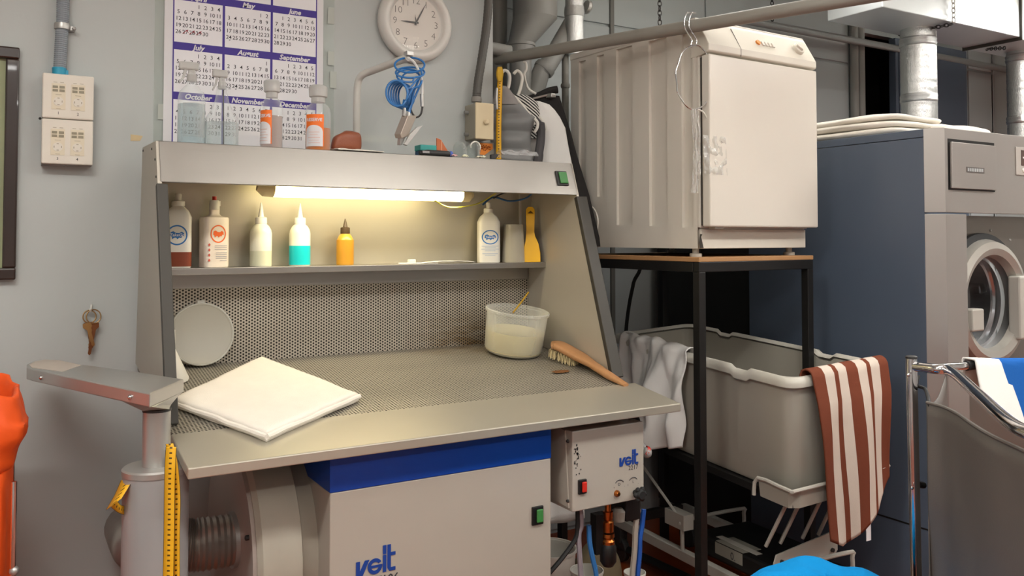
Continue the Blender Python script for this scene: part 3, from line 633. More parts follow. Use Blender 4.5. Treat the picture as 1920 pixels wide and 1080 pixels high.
x2 = hx(415); t, M = bottle('spray_bottle', 'clear cone-shouldered spray bottle, second from the left on the hood', x2, HY, HT, [(.045, 0), (.048, .004), (.049, .075), (.044, .088), (.032, .105), (.022, .13), (.0145, .165), (.0145, .18)], m_clear)
liquid(t, M, [(.0475, .002), (.048, .07)], m_water); sprayer(t, M, .172, m_head, .8)
obj('dip_tube', MB().tube([(x2+.004, HY, HT+.17), (x2+.006, HY, HT+.004)], .0022, 6), m_dk, t)
m_olab = mat('orange_label', 'ee7425', .5, var=.03)
def orange_bottle(label, u, r, h, fill, mfill, a0, a1):
    x = hx(u); t, M = bottle('reserve_bottle', label, x, HY-.005, HT, [(r*.96, 0), (r, .004), (r, h), (r*.86, h+.016), (r*.55, h+.028), (r*.5, h+.032)], m_clear, group='orange labelled bottles on the hood')
    liquid(t, M, [(r*.97, .002), (r*.97, fill)], mfill)
    obj('cap', MB().lathe([(r*.55, h+.03), (r*.55, h+.045), (r*.72, h+.048), (r*.76, h+.078), (r*.6, h+.084)], M, 22), m_head, t, True, sharp=50)
    def P(s, z, o=.0006): a = lerp(a0, a1, s); return M @ Vector(((r+o)*cos(a), (r+o)*sin(a), z))
    lb = obj('label', MB().grid(lambda s, q: P(s, lerp(.012, h-.012, q)), 20, 4), m_olab, t, True)
    def arch(s, q):
        top = lerp(.012, .012+(h-.024)*(.46+.20*math.sqrt(max(0, 1-(2*s-1)**2))), q); return P(lerp(.03, .95, s), top, .0012)
    obj('label_panel', MB().grid(arch, 24, 4), m_paper, lb, True)
    mb = MB()
    def pj(xx, zz): a = (a0+a1)/2 + xx/r; return M @ Vector(((r+.0016)*cos(a), (r+.0016)*sin(a), zz))
    text(mb, 'RESERVE', .0135, None, .0004, 0, 0, h-.034, pj); obj('brand_print', mb, m_paper, lb)
    mb = MB()
    for i, wl in enumerate((.6, .5, .62, .4, .55)):
        mb.grid(lambda s, q: P(.5-wl/2+wl*s, .022+.0085*i+.0012*q, .002), 8, 1)
    obj('small_print', mb, mat('pale_orange_print', 'd9a590', .6), lb)
    return t
orange_bottle('narrower of two orange labelled bottles on the hood, its label half turned away', 508, .033, .128, .1, clear('pale_pink_liquid', 'dcc8c0', .35, .1), rad(-205), rad(-105))
orange_bottle('wider orange labelled bottle with amber liquid beside the leather case', 595, .0395, .125, .072, mat('amber_liquid', 'e07a08', .15, var=.05, trans=.35), rad(-172), rad(-82))
# leather case on a white rag
xk = hx(652); mb = MB()
def case(s, t):
    a = 2*pi*s; w_ = .052*(abs(cos(a))**.75)*(1 if cos(a) > 0 else -1); d_ = .022*(abs(sin(a))**.8)*(1 if sin(a) > 0 else -1)
    k = math.sqrt(max(.02, 1-(2*t-1)**4)); w_ *= k**.45; return Vector((xk + w_*(1-.25*(t if cos(a) < 0 else .1*t)), 2.66+d_*k, HT+.006+.068*t*(1-.22*max(0, -cos(a)))))
tag(obj('leather_case', mb.grid(case, 28, 12), mat('brown_leather', '8c4f36', .45, var=.12, bump=.3, bscale=200), smooth=True, solid=.003, sharp=70), 'brown leather case lying on the hood behind a white rag', 'case')
xk0, xk1 = hx(622), hx(706)
tag(obj('white_rag', MB().grid(lambda s, t: (lerp(xk0, xk1, s), lerp(2.575, 2.70, t), HT+.004+.010*(.5+.5*noise.noise((s*7, t*4, 1)))*(1-abs(2*t-1)**4)*(1-s**3)), 40, 14), m_cloth, smooth=True, solid=.003), 'crumpled white rag on the front edge of the hood below the case', 'cloth')
# gun arm
ap = [U(669, 300, Y=2.80), U(669, 200, Y=2.80), U(671, 158, Y=2.80), U(679, 141, Y=2.78), U(700, 132, Y=2.74), U(740, 117, Y=2.63), U(766, 108, Y=2.56)]
ap[0].z = HT
ga = thing('gun_arm', 'bent off-white pipe arm rising from the hood in front of the clock', 'pipe arm', (ap[0].x, 2.80, HT))
obj('pipe', MB().tube(smooth_path(ap, 6), .0125, 14), mat('offwhite_pipe', 'c9c7c0', .4), ga, True)
obj('end_clip', MB().box(ap[-1].x-.012, ap[-1].x+.012, 2.545, 2.575, ap[-1].z+.004, ap[-1].z+.02), m_alu, ga, bev=.002)
obj('foot', MB().lathe([(.022, 0), (.02, .006)], T3(ap[0].x, ap[0].y, HT), 16), m_alu, ga)
# spray gun and its coiled hose
GY = 2.545
sg = thing('spray_gun', 'silver spotting spray gun hanging from a tangle of blue hose', 'spray gun', (U(762, 270, Y=GY).x, GY, U(762, 278, Y=GY).z))
def g(u, v, dy=0): return U(u, v, Y=GY+dy)
path = []
for c_, rx, rz_, ph, n_ in (((768, 122), 28, 14, 0, 1.2), ((769, 136), 27, 10, .6, 1.2), ((766, 142), 22, 12, 1.2, 1.0), ((772, 150), 19, 16, 1.8, 1)):
    for i in range(int(18*n_)):
        a = ph + 2*pi*i/18; path.append(g(c_[0]+rx*cos(a), c_[1]+rz_*sin(a), -.02*sin(a)))
for k in range(6):
    for i in range(16):
        a = .8 + 2*pi*i/16; path.append(g(744+3.4*k+20*cos(a)*(1-.06*k), 175+1.5*k+24*sin(a)+2*cos(a), -.02+.012*k-.012*cos(a)))
path += [g(757, 188, -.02), g(758, 200), g(758, 206)]
obj('hose', MB().tube(smooth_path(path, 2), .0034, 7), m_bluehose, sg, True)
wire(sg, [g(782, 135), g(790, 150), g(779, 180), g(770, 200), g(766, 212)], .0036, m_bluehose, 'hose')
wire(sg, [g(789, 140), g(776, 172), g(772, 195), g(768, 212)], .0036, m_bluehose, 'hose')
wire(sg, [g(764, 108), g(776, 117), g(786, 135), g(791, 155), g(792, 178)], .0045, mat('white_cord', 'd4d4d0', .5), 'cord')
obj('sleeve', MB().tube([g(791, 176), g(792, 200)], .0065, 12), m_alu, sg, True)
wire(sg, [g(792, 200), g(789, 214), g(781, 220), g(774, 214), g(770, 205)], .0032, m_dk, 'cord')
p1_, p2_ = g(765, 218), g(749, 272); dz = (p1_-p2_); GM = basis(p2_, (1, .25, .28), dz); Lg = dz.length
obj('body', MB().prism([(-.014, .026), (.014, .028), (.026, Lg*.98), (-.016, Lg*1.05), (-.024, Lg*.42)], -.016, .016, GM), mat('gun_metal', 'b0a599', .4, .6), sg, bev=.002)
obj('nozzle', MB().prism([(-.004, 0), (.004, 0), (.012, .03), (-.012, .03)], -.008, .008, GM), m_alu, sg, bev=.001)
obj('slot', MB().box(-.012, .004, Lg*.5, Lg*.55, .0138, .0148, GM @ RZ(-.5) @ T3(-.026, .004, 0)), m_black, sg)
lv = [g(787, 237), g(777, 239), g(764, 252), g(752, 272), g(758, 274), g(772, 256)]
obj('lever', MB().add([p + Vector((0, s*.006-.018, 0)) for s in (-1, 1) for p in lv], [tuple(range(6)), tuple(range(11, 5, -1))] + [(i, (i+1) % 6, 6+(i+1) % 6, 6+i) for i in range(6)]), m_alu, sg, bev=.001)
for u, v in ((758, 208), (766, 216)): obj('connector', MB().tube([g(u, v-6), g(u, v+4), g(u-1, v+10)], [.005, .0075, .006], 10), m_alu, sg, True)
# small things by the junction box
x = hx(802); bxs = thing('tin_box', 'small blue box with a teal lid on the hood', 'box', (x, 2.66, HT))
obj('base', MB().box(x-.03, x+.03, 2.635, 2.68, HT, HT+.022), mat('blue_box', '1d4f78', .4), bxs, bev=.003)
obj('lid', MB().box(x-.031, x+.031, 2.633, 2.682, HT+.022, HT+.042), mat('teal_lid', '3fa39c', .4), bxs, bev=.003)
pk = thing('pocket_knife', 'dark grey folding knife with blue end on the hood edge', 'knife', (hx(815, 2.6), 2.6, HT))
xa_, xb_ = hx(786, 2.6), hx(846, 2.6)
obj('handle', MB().tube([(xa_, 2.6, HT+.009), (xa_+.03, 2.598, HT+.011), (xb_-.012, 2.6, HT+.011), (xb_, 2.6, HT+.01)], [.007, .0105, .0105, .006], 12), m_dk, pk, True)
obj('end_cap', MB().ball((xb_-.002, 2.6, HT+.011), (.009, .0105, .011)), mat('blue_cap', '4a62b4', .4), pk, True)
obj('clip', MB().box(xa_+.006, xa_+.032, 2.586, 2.59, HT+.008, HT+.016), m_chrome, pk, bev=.001)
xo0, xo1 = hx(824), hx(853); ch_ = thing('triangular_scraper', 'orange triangular scraper standing between the knife and glass jars', 'scraper', (xo0, 2.66, HT))
obj('blade', MB().prism([(0, 0), (xo1-xo0, 0), (xo1-xo0, .006), ((xo1-xo0)*.3, .066), (0, .072)], -.003, .003, XZ(xo0, HT, 2.665)), mat('orange_clay', 'c26c42', .6, var=.06), ch_, bev=.002)
obj('ridge', MB().prism([((xo1-xo0)*.28, 0), ((xo1-xo0)*.34, 0), ((xo1-xo0)*.34, .06), ((xo1-xo0)*.28, .064)], .003, .0045, XZ(xo0, HT, 2.665)), mat('pale_clay', 'dc9c78', .6), ch_)
m_glass = clear('jar_glass', 'e6eae8', .06, .03)
for u, lb in ((862, 'clear round glass jar, left of a pair on the hood'), (888, 'clear glass jar with a white rim, right of a pair on the hood')):
    x = hx(u, 2.63); t = thing('glass_jar', lb, 'jar', (x, 2.63, HT), 'glass jars on the hood')
    obj('bowl', MB().lathe([(.014, 0), (.021, .012), (.0245, .03), (.022, .045), (.014, .056), (.004, .06)], T3(x, 2.63, HT), 20), m_glass, t, True)
    if u == 888: obj('rim', MB().tube([(x+.003+.019*cos(a), 2.622, HT+.043+.019*sin(a)) for a in [i*pi/14 for i in range(-2, 16)]], .0028, 8), m_hdpe, t, True)
rr = random.Random(12)
for k, (u, cl, lb) in enumerate(((852, 'd8a8a8', 'tiny pink plastic bit at the foot of the left glass jar'), (872, 'cfcdb0', 'tiny pale yellow plastic bit between the glass jars'), (898, 'd0c6b0', 'tiny beige plastic bit right of the glass jars'), (906, 'c8ccb8', 'tiny greenish bit beside the orange sticker'))):
    x = hx(u, 2.585); tag(obj('plastic_bit', MB().grid(lambda s, t: (x+.022*(s-.5), 2.585+.014*(t-.5), HT+.004+.006*sin(pi*s)*sin(pi*t)+.004*noise.noise((s*3+k, t*3, k))), 10, 8), mat('bit_%d' % k, cl, .3), smooth=True, solid=.001), lb, 'plastic bit', 'plastic bits on the hood')
x = hx(926, 2.585); tag(obj('dark_clip', MB().prism([(-.014, 0), (.004, 0), (.016, .014), (.012, .018), (-.014, .016)], -.006, .006, XZ(x, HT, 2.585)), m_dk, bev=.002), 'small dark grey clip on the hood left of the plastic bag', 'clip')
x0_, x1_ = hx(938, 2.59), hx(1006, 2.59)
tag(obj('plastic_bag', MB().grid(lambda s, t: (lerp(x0_, x1_, s), 2.575+.05*t+.006*noise.noise((s*6, t*5, 3)), HT+.002+.042*math.sqrt(max(0, sin(pi*min(1, t*.9+.08))))*(.8+.2*noise.noise((s*4, t*4, 8)))), 30, 14), clear('crinkled_film', 'e8e8e8', .16, .1, .8), smooth=True), 'flat crinkled clear plastic bag lying at the right end of the hood', 'bag')
# ================================================================== ON THE HOOD SHELF
SZ, SY = 1.3435, 2.79
def shx(u, y=SY): return U(u, 470, Y=y).x
def sup(a, b, n):
    return lambda x: -b*max(0, 1-abs(x/a)**n)**(1/n)
def logo_on(t, M, a, b, n, z, w, h, m, name, letters):
    f = sup(a, b, n); pr = lambda x, zz, o=.0008: M @ Vector((x, f(max(-a*.999, min(a*.999, x)))-o, zz))
    mb = MB(); vs = []; k = 40
    for i in range(k):
        an = 2*pi*i/k; vs += [pr(w*cos(an), z+h*sin(an)), pr(w*.87*cos(an), z+h*.86*sin(an))]
    mb.add(vs, [(2*i, 2*i+1, (2*i+3) % (2*k), (2*i+2) % (2*k)) for i in range(k)])
    pts = [(-.68, -.1), (-.6, .3), (-.35, .38), (-.1, .22), (.2, .2), (.45, .34), (.66, .2), (.7, -.12), (.5, -.05), (.42, -.28), (.2, -.25), (.05, -.42), (-.08, -.25), (-.3, -.26), (-.45, -.42), (-.5, -.15)]
    c0 = pr(0, z); 
    for i in range(len(pts)):
        p, q = pts[i], pts[(i+1) % len(pts)]; mb.add([pr(0, z), pr(p[0]*w, z+p[1]*h), pr(q[0]*w, z+q[1]*h)], [(0, 1, 2)])
    o = obj(name, mb, m, t)
    if letters: obj('lettering', text(MB(), letters, h*.42, None, .0002, .2, 0, z-h*.12, lambda x, zz: pr(x, zz, .0016)), m_paper, o)
    return pr
def print_lines(t, pr, rows, m, name='small_print'):
    mb = MB()
    for x0, x1, z in rows: mb.grid(lambda s, q: pr(lerp(x0, x1, s), z+.0016*q, .0009), 6, 1)
    obj(name, mb, m, t)
m_blp = mat('blue_label_print', '2a6db0', .5); m_orp = mat('orange_label_print', 'e2601c', .5); m_gp = mat('grey_label_print', '8d8f96', .6)
def push_cap(t, M, z, r, m, mt):
    obj('cap', MB().lathe([(r, z), (r, z+.014), (r*.75, z+.017)], M, 18), m, t, True, sharp=50)
    obj('spout', MB().lathe([(r*.48, z+.016), (r*.52, z+.034), (r*.42, z+.038)], M, 14), mt, t, True, sharp=50)
# left bottle with red liquid
fx_ = facing = -YAW*.55
a_, b_ = .040, .026
prof = lambda h: [(.96, 0), (1, .005), (1, h), (.78, h+.02), (.42, h+.034), (.36, h+.038)]
def flat_bottle(label, u, h, m, rot, a=a_, b=b_, group='oval logo bottles on the shelf', pf=None):
    x = shx(u); return bottle('cleaner_bottle', label, x, SY, SZ, pf or [(k, z) for k, z in prof(h)], m, a, b, 5, rot, group, 40)
t, M = flat_bottle('cloudy white bottle half behind the hood edge with red liquid and blue oval logo', 333, .155, m_hdpe, -.25)
obj('liquid', MB().lathe([(1.012, .004), (1.012, .048)], M, 40, a_, b_, 5), mat('brick_red_liquid', '7c3a24', .35, var=.15), t, True, sharp=50)
pr = logo_on(t, M, a_, b_, 5, .10, .030, .031, m_blp, 'logo', 'TakeGo'); push_cap(t, M, .19, .0195, m_hdpe, m_hdpe)
t, M = flat_bottle('white flat bottle with red tip and orange oval logo on the hood shelf', 401, .148, mat('pinkish_white_plastic', 'd9cdc0', .4), .3, .042, .026, pf=[(.97, 0), (1, .004), (1, .150), (.96, .156), (.5, .160), (.36, .166), (.36, .182)])
pr = logo_on(t, M, .042, .026, 5, .104, .026, .028, m_orp, 'logo', '')
print_lines(t, pr, [(-.012, .03, .066-.006*i) for i in range(3)] + [(-.008, .03, .044-.0055*i) for i in range(4)] + [(.006, .03, .02)], m_gp)
mb = MB()
for i in range(4): mb.prism([(.004*cos(q), .005*sin(q)) for q in (0, pi/2, pi, 3*pi/2)], 0, .0005, M @ basis((-.030, -.0262, .07-.016*i), (1,0,0), (0,0,1)))
obj('hazard_marks', mb, mat('hazard_red', 'b5483a', .6), t)
obj('cap', MB().lathe([(.016, .180), (.0155, .202), (.013, .21)], M, 16).box(.006, .018, -.006, .006, .192, .208, M), m_hdpe, t, True, sharp=50); obj('spout', MB().lathe([(.0065, .209), (.0065, .222)], M, 12), m_red, t)
t, M = flat_bottle('white bottle with blue oval logo between the wires and the upturned cup', 916, .150, m_hdpe, -.28, .0415)
pr = logo_on(t, M, .0415, b_, 5, .094, .032, .027, m_blp, 'logo', 'TakeGo'); push_cap(t, M, .186, .0185, m_hdpe, m_hdpe)
print_lines(t, pr, [(-.032, .032, .06), (-.02, .022, .054), (-.034, .034, .049), (-.02, .02, .043), (-.03, .03, .032), (-.02, .02, .026)], mat('pale_blue_print', '8ea4c4', .6))
# nozzle bottles
def squeeze(label, u, r, h, body, mliq, fill, cap, tip, short=False):
    x = shx(u); t, M = bottle('nozzle_bottle', label, x, SY, SZ, [(r*.97, 0), (r, .004), (r, h-.02), (r*.92, h-.008), (r*.72, h+.004), (r*.52, h+.010), (r*.5, h+.014)], body, group='nozzle bottles on the shelf')
    obj('liquid', MB().lathe([(r*1.006, .003), (r*1.006, fill)], M, 28), mliq, t, True, sharp=50)
    obj('cap', MB().lathe([(r*.52, h+.010), (r*.55, h+.014), (r*.53, h+.031), (r*.4, h+.033)], M, 18), cap, t, True, sharp=50)
    k = .03 if short else .048
    obj('nozzle', MB().lathe([(r*.28, h+.032), (r*.2, h+.032+k*.4), (.0018, h+.032+k)], M, 12), tip, t, True); return t
m_sq = mat('translucent_white', 'd9d7c6', .35, sss=.3)
squeeze('translucent white nozzle bottle with clear liquid on the hood shelf', 489, .0345, .126, m_sq, mat('cloudy_liquid', 'bfc0a8', .3), .05, m_hdpe, m_hdpe)
squeeze('white nozzle bottle with bright turquoise liquid on the hood shelf', 562, .0345, .126, m_sq, mat('turquoise_liquid', '12b3ba', .3, var=.04), .066, m_hdpe, m_hdpe)
squeeze('amber nozzle bottle with dark brown cap under the hood lamp', 647, .0295, .095, mat('amber_plastic', 'b98c34', .3, var=.05), mat('amber_fluid', 'ad7b24', .3, var=.06), .085, mat('brown_cap', '40301c', .45), mat('brown_cap', '40301c', .45), True)
# upturned cup over a small bottle, spatula, scraps
x = shx(964, 2.77); cp = thing('measuring_cup', 'upturned milky plastic cup next to the yellow spatula', 'cup', (x, 2.775, SZ))
obj('shell', MB().lathe([(.043, 0), (.0405, .07), (.036, .142), (.034, .142), (.038, .07), (.041, 0)], T3(x, 2.775, SZ), 28, caps=(False, False)), clear('milky_cup', 'd8d2c2', .38, .25), cp, True)
obj('cup_bottom', MB().lathe([(.0355, .139), (.0355, .142)], T3(x, 2.775, SZ), 28), clear('milky_cup', 'd8d2c2', .38, .25), cp)
ib = thing('small_bottle', 'small white capped bottle standing inside the upturned cup', 'bottle', (x+.004, 2.775, SZ))
obj('body', MB().lathe([(.026, 0), (.027, .004), (.027, .08), (.016, .096), (.013, .10)], T3(x+.004, 2.775, SZ), 22), m_hdpe, ib, True)
obj('cap', MB().lathe([(.0135, .10), (.0135, .126), (.011, .128)], T3(x+.004, 2.775, SZ), 18), m_hdpe, ib, True)
x = shx(997, 2.745); M = T3(x, 2.745, SZ) @ RZ(-.35) @ RX(rad(90-7))
o2 = [(-.03, 0), (.034, 0), (.034, .035), (.028, .07), (.016, .098), (.013, .115), (.017, .19), (.016, .203), (.008, .212), (-.008, .212), (-.016, .203), (-.017, .19), (-.018, .12), (-.022, .08), (-.03, .05)]
ysp = thing('spatula', 'yellow plastic spatula leaning at the right end of the shelf', 'spatula', (x, 2.745, SZ))
obj('blade', MB().prism(o2, -.002, .002, M), m_yellow, ysp, bev=.001)
obj('hang_hole', MB().prism([(-.012, .186), (.012, .186), (0, .197)], .002, .0026, M), mat('brown_shadowed_hole', '6a4a08', .7), ysp)
x = shx(772, 2.745); tag(obj('plastic_stub', MB().box(x-.012, x+.012, 2.735, 2.755, SZ, SZ+.016).box(x-.05, x+.10, 2.738, 2.75, SZ, SZ+.005), m_hdpe, bev=.002), 'flat white plastic stub with a raised end on the shelf edge', 'tool')
x0_, x1_ = shx(792, 2.75), shx(888, 2.75)
tag(obj('white_strip', MB().grid(lambda s, t: (lerp(x0_, x1_, s), lerp(2.735, 2.765, t), SZ+.003+.008*sin(pi*s)**.6*(.7+.3*noise.noise((s*5, t*2, 2)))), 30, 6), m_hdpe, smooth=True, solid=.002), 'long thin white strip lying on the shelf left of the blue logo bottle', 'strip')
# ================================================================== ON THE BED
def bed(u, v, h=0):
    D = FW + RT*((u-960)/FPX) - UP*((v-V0)/FPX); k = (.92+h-SL*YF-EYE)/(D.z - SL*D.y); return Vector((0, 0, EYE)) + D*k
BN = Vector((0, -SL, 1)).normalized()
# round lid leaning against the screen
p = bed(375, 678); M = T3(p.x-.005, 2.815, bz(2.815)+.002) @ RX(rad(90-9))
ld = thing('round_lid', 'round translucent plastic lid leaning against the perforated screen', 'lid', (p.x, 2.815, bz(2.815)))
obj('disc', MB().lathe([(.097, .0), (.099, .004), (.093, .008), (.090, .005)], M @ T3(0, .099, 0), 44), mat('frosted_lid', 'aaa69a', .5, var=.03), ld, True, sharp=50)
obj('rim', MB().tube([(M @ T3(0, .099, .006)) @ Vector((.096*cos(a), .096*sin(a), 0)) for a in [2*pi*i/44 for i in range(44)]], .0028, 8, True), m_milky, ld, True)
obj('tab', MB().box(-.012, .012, .192, .206, .002, .006, M), m_milky, ld, bev=.003)
# funnel
x, y = .447, 2.70; fnl = thing('funnel', 'white plastic funnel upside down in the left corner of the bed', 'funnel', (x, y, bz(y)))
M = T3(x, y, bz(y)+.001) @ RX(-math.atan(SL)*-1)
obj('cone', MB().lathe([(.050, 0), (.051, .006), (.0095, .094), (.008, .096), (.048, .004)], M, 28, caps=(False, False)), m_hdpe, fnl, True)
obj('stem', MB().lathe([(.0095, .09), (.0075, .15), (.006, .15), (.007, .09)], M, 18, caps=(False, False)), m_hdpe, fnl, True)
# folded towel
q = [bed(322, 748, .02), bed(500, 812, .022), bed(672, 738, .022), bed(492, 660, .022)]      # left, front, right, back
q[3] = bed(490, 668, .022)
tw = thing('folded_towel', 'folded white towel lying on the perforated bed', 'towel', sum(q, Vector())/4 - Vector((0, 0, .024)))
def sheet(off, grow, seed, fl):
    def fn(s, t):
        s_ = s; b0 = q[0].lerp(q[1], s_); b1 = q[3].lerp(q[2], s_); p = b0.lerp(b1, t); c0 = sum(q, Vector())/4
        p = c0 + (p - c0)*grow; e = min(s, 1-s, t, 1-t); edge = min(1, e/.035)
        h = off + .0022*noise.noise((s*3.1+seed, t*3.3, seed)) + .0012*noise.noise((s*9, t*9, seed)) - .008*(1-edge**.5)*fl
        p = p + (b1-b0).normalized()*.006*noise.noise((s*4, seed, .3)) + (q[1]-q[0]).normalized()*.006*noise.noise((t*4, seed, 2.3))
        return p + BN*h
    return fn
obj('lower_fold', MB().grid(sheet(-.0175, 1.012, 3, -.2), 40, 40), m_cloth, tw, True, solid=.0085)
obj('upper_fold', MB().grid(sheet(.001, .995, 8, .9), 44, 44), m_cloth, tw, True, solid=.011)
obj('front_seam', MB().tube([sheet(-.008, 1.008, 5, 0)(s/24, 0.0) for s in range(25)], .0075, 8), m_cloth, tw, True)
obj('side_seam', MB().tube([sheet(-.008, 1.008, 5, 0)(1, s/24) for s in range(25)], .0075, 8), m_cloth, tw, True)
# plastic bowl with liquid
x, y = 1.628, 2.70; M = T3(x, y, bz(y)-.002) @ RX(math.atan(SL)) @ RY(rad(3))
bk = thing('plastic_bowl', 'frosted plastic bowl with milky liquid on the right of the bed', 'bowl', (x, y, bz(y)))
m_bowl = clear('frosted_bowl', 'f6f6f2', .13, .3)
obj('shell', MB().lathe([(.085, 0), (.098, .006), (.106, .02), (.1125, .15), (.1175, .152), (.118, .160), (.114, .163), (.109, .152), (.102, .022), (.09, .008)], M, 48, caps=(True, True)), m_bowl, bk, True, sharp=50)
obj('liquid', MB().lathe([(.09, .004), (.1035, .014), (.1085, .085)], M, 48), mat('milky_liquid', 'd2c69c', .3, var=.02), bk, True, sharp=50)
tag(obj('stirring_stick', MB().tube([U(962, 586, Y=2.68), U(975, 570, Y=2.70), U(991, 548, Y=2.73)], .003, 7), mat('yellow_stick', 'b08a20', .5)), 'thin yellow stirring stick standing in the plastic bowl', 'stick')
# brush
br = thing('wooden_brush', 'wooden long-handled brush with pale bristles at the right of the bed', 'brush', (1.74, 2.45, bz(2.45)))
pa = smooth_path([U(1034, 648, Y=2.57), U(1048, 648, Y=2.55), U(1085, 668, Y=2.47), U(1110, 683, Y=2.40), U(1145, 706, Y=2.30), U(1174, 722, Y=2.225)], 6); n_ = len(pa); rings = []
ww = [(.029, .010), (.034, .013), (.031, .013), (.019, .011), (.0165, .010), (.011, .005)]
for i, p in enumerate(pa):
    t = i/(n_-1)*5; a = int(min(t, 4)); w_, h_ = [lerp(ww[a][j], ww[a+1][j], t-a) for j in (0, 1)]
    dr = (pa[min(i+1, n_-1)] - pa[max(i-1, 0)]).normalized(); sd = dr.cross(BN).normalized(); up = sd.cross(dr)
    rings.append([p + sd*(w_*abs(cos(k*pi/8))**.6*(1 if cos(k*pi/8) > 0 else -1)) + up*(h_*abs(sin(k*pi/8))**.6*(1 if sin(k*pi/8) > 0 else -1)) for k in range(16)])
obj('handle', MB().loft(rings), m_wood, br, True, sharp=50)
mb = MB(); rr = random.Random(4); d0 = (pa[10]-pa[1]).normalized(); sd = d0.cross(BN).normalized()
for i in range(9):
    for j in range(4):
        p = pa[1] + (pa[11]-pa[1])*(i/8) + sd*(j-1.5)*.012 - BN*.010; zz = bz(p.y); L_ = max(.008, min(.03, (p.z-zz)*.98))
        for k in range(5):
            a = rr.uniform(0, 6.3); o = Vector((.004*cos(a), .004*sin(a), 0)); mb.tube([p+o*.6, p+o*1.6 - BN*L_], .0011, 4)
obj('bristles', mb, mat('pale_bristle', 'cdbb90', .8), br)['kind'] = 'stuff'
mb = MB(); rr = random.Random(8); p0_ = bed(1052, 697, .001)
mb.grid(lambda s, t: p0_ + Vector((.036*t*cos(2*pi*s)*(1+.4*noise.noise((cos(2*pi*s)*2, sin(2*pi*s)*2, 1))), .015*t*sin(2*pi*s)*(1+.4*noise.noise((cos(2*pi*s)*2, sin(2*pi*s)*2, 5))), SL*.015*t*sin(2*pi*s)+.001)), 24, 4)
tag(obj('rust_flakes', mb, mat('rust_brown', '6b431c', .9, var=.3, scale=60)), 'rust brown residue patch on the bed below the brush', 'residue')
# ================================================================== DRYER ON ITS STAND
DM = T3(2.1466, 2.2779, 1.3966) @ RZ(.041); DW, DD = .595, .7445
dO = DM @ Vector((DW/2, DD/2, -.03))
dr = thing('tumble_dryer', 'cream tumble dryer with ribbed side standing on the steel table', 'dryer', dO)
def recess(mb, A0, A1, B0, B1, rects, dep, fn):
    "flat sheet A0..A1 x B0..B1 with rectangular channels pressed in; fn(a, b, depth) -> point"
    As = sorted({A0, A1} | {r[0] for r in rects} | {r[1] for r in rects}); Bs = sorted({B0, B1} | {r[2] for r in rects} | {r[3] for r in rects})
    inn = lambda a, b: any(r[0] <= a <= r[1] and r[2] <= b <= r[3] for r in rects)
    lev = [[dep if inn((As[i]+As[i+1])/2, (Bs[j]+Bs[j+1])/2) else 0 for j in range(len(Bs)-1)] for i in range(len(As)-1)]
    quad = lambda *p: mb.add([fn(*x) for x in p], [(0, 1, 2, 3)])
    for i in range(len(As)-1):
        for j in range(len(Bs)-1):
            L = lev[i][j]; a0, a1, b0, b1 = As[i], As[i+1], Bs[j], Bs[j+1]; quad((a0, b0, L), (a1, b0, L), (a1, b1, L), (a0, b1, L))
            if i+1 < len(As)-1 and lev[i+1][j] != L: quad((a1, b0, L), (a1, b1, L), (a1, b1, lev[i+1][j]), (a1, b0, lev[i+1][j]))
            if j+1 < len(Bs)-1 and lev[i][j+1] != L: quad((a0, b1, L), (a1, b1, L), (a1, b1, lev[i][j+1]), (a0, b1, lev[i][j+1]))
def side_b(u, v):
    "local depth/height on the dryer's left side for a photo pixel"
    Mi = DM.inverted(); o = Mi @ Vector((0, 0, EYE)); w_ = Mi @ U(u, v, d=3); d_ = w_ - o; k = -o.x/d_.x; p = o + d_*k; return p.y, p.z
rects = []
for u0, u1, vt, vb in ((1085, 1098, 116, 369), (1119, 1132, 105, 369), (1155, 1185, 93, 422), (1216, 1250, 78, 424), (1277, 1298, 64, 427)):
    b1_, zt_ = side_b(u0, vt); b0_, _ = side_b(u1, vt); _, zb_ = side_b(u0, vb); rects.append((b0_, b1_, zb_, zt_))
mb = MB(); recess(mb, 0, DD, 0, .805, rects, .013, lambda b, z, L: (L, b, z))
obj('side_panel', MB().add(mb.v, mb.f, DM), m_dry, dr, bev=0)
obj('cabinet', MB().box(.016, DW, .004, DD, 0, .805, DM), m_dry, dr, bev=.004)
obj('top_lid', MB().box(-.003, DW+.003, .0, DD+.004, .805, .832, DM), m_dry, dr, bev=.004)
cy, cz = side_b(1103, 418); obj('service_ring', MB().tube([DM @ Vector((-.0005, cy-.065*cos(a), cz+.065*sin(a)*1.1)) for a in [rad(x) for x in range(-70, 75, 8)]], .004, 8), m_dry, dr, True)
DY = Matrix(((0,0,1,0),(1,0,0,0),(0,1,0,0),(0,0,0,1)))
obj('control_panel', MB().prism([(.0, .688), (-.055, .700), (-.06, .704), (-.06, .728), (-.008, .815), (.006, .834), (.03, .834), (.03, .688)], -.001, DW+.001, DM @ DY), m_dry2, dr, bev=.003)
obj('panel_seam', MB().prism([(-.0605, .70), (-.0605, .728), (-.012, .812), (-.010, .812), (-.0585, .726), (-.0585, .70)], .165, .167, DM @ DY), m_flange, dr)
obj('door', MB().box(.0, DW, -.062, -.022, .078, .692, DM), m_dry, dr, bev=.006)
obj('door_gasket', MB().box(.008, DW-.008, -.022, -.008, .082, .686, DM), m_flange, dr)
obj('front_frame', MB().box(.002, DW-.002, -.010, .004, .075, .70, DM), m_dry, dr, bev=.002)
obj('door_catch', MB().box(.035, .075, -.05, -.02, .071, .079, DM), m_white, dr)
obj('plinth', MB().box(.012, DW-.004, -.004, .012, 0, .07, DM), m_dry2, dr, bev=.002)
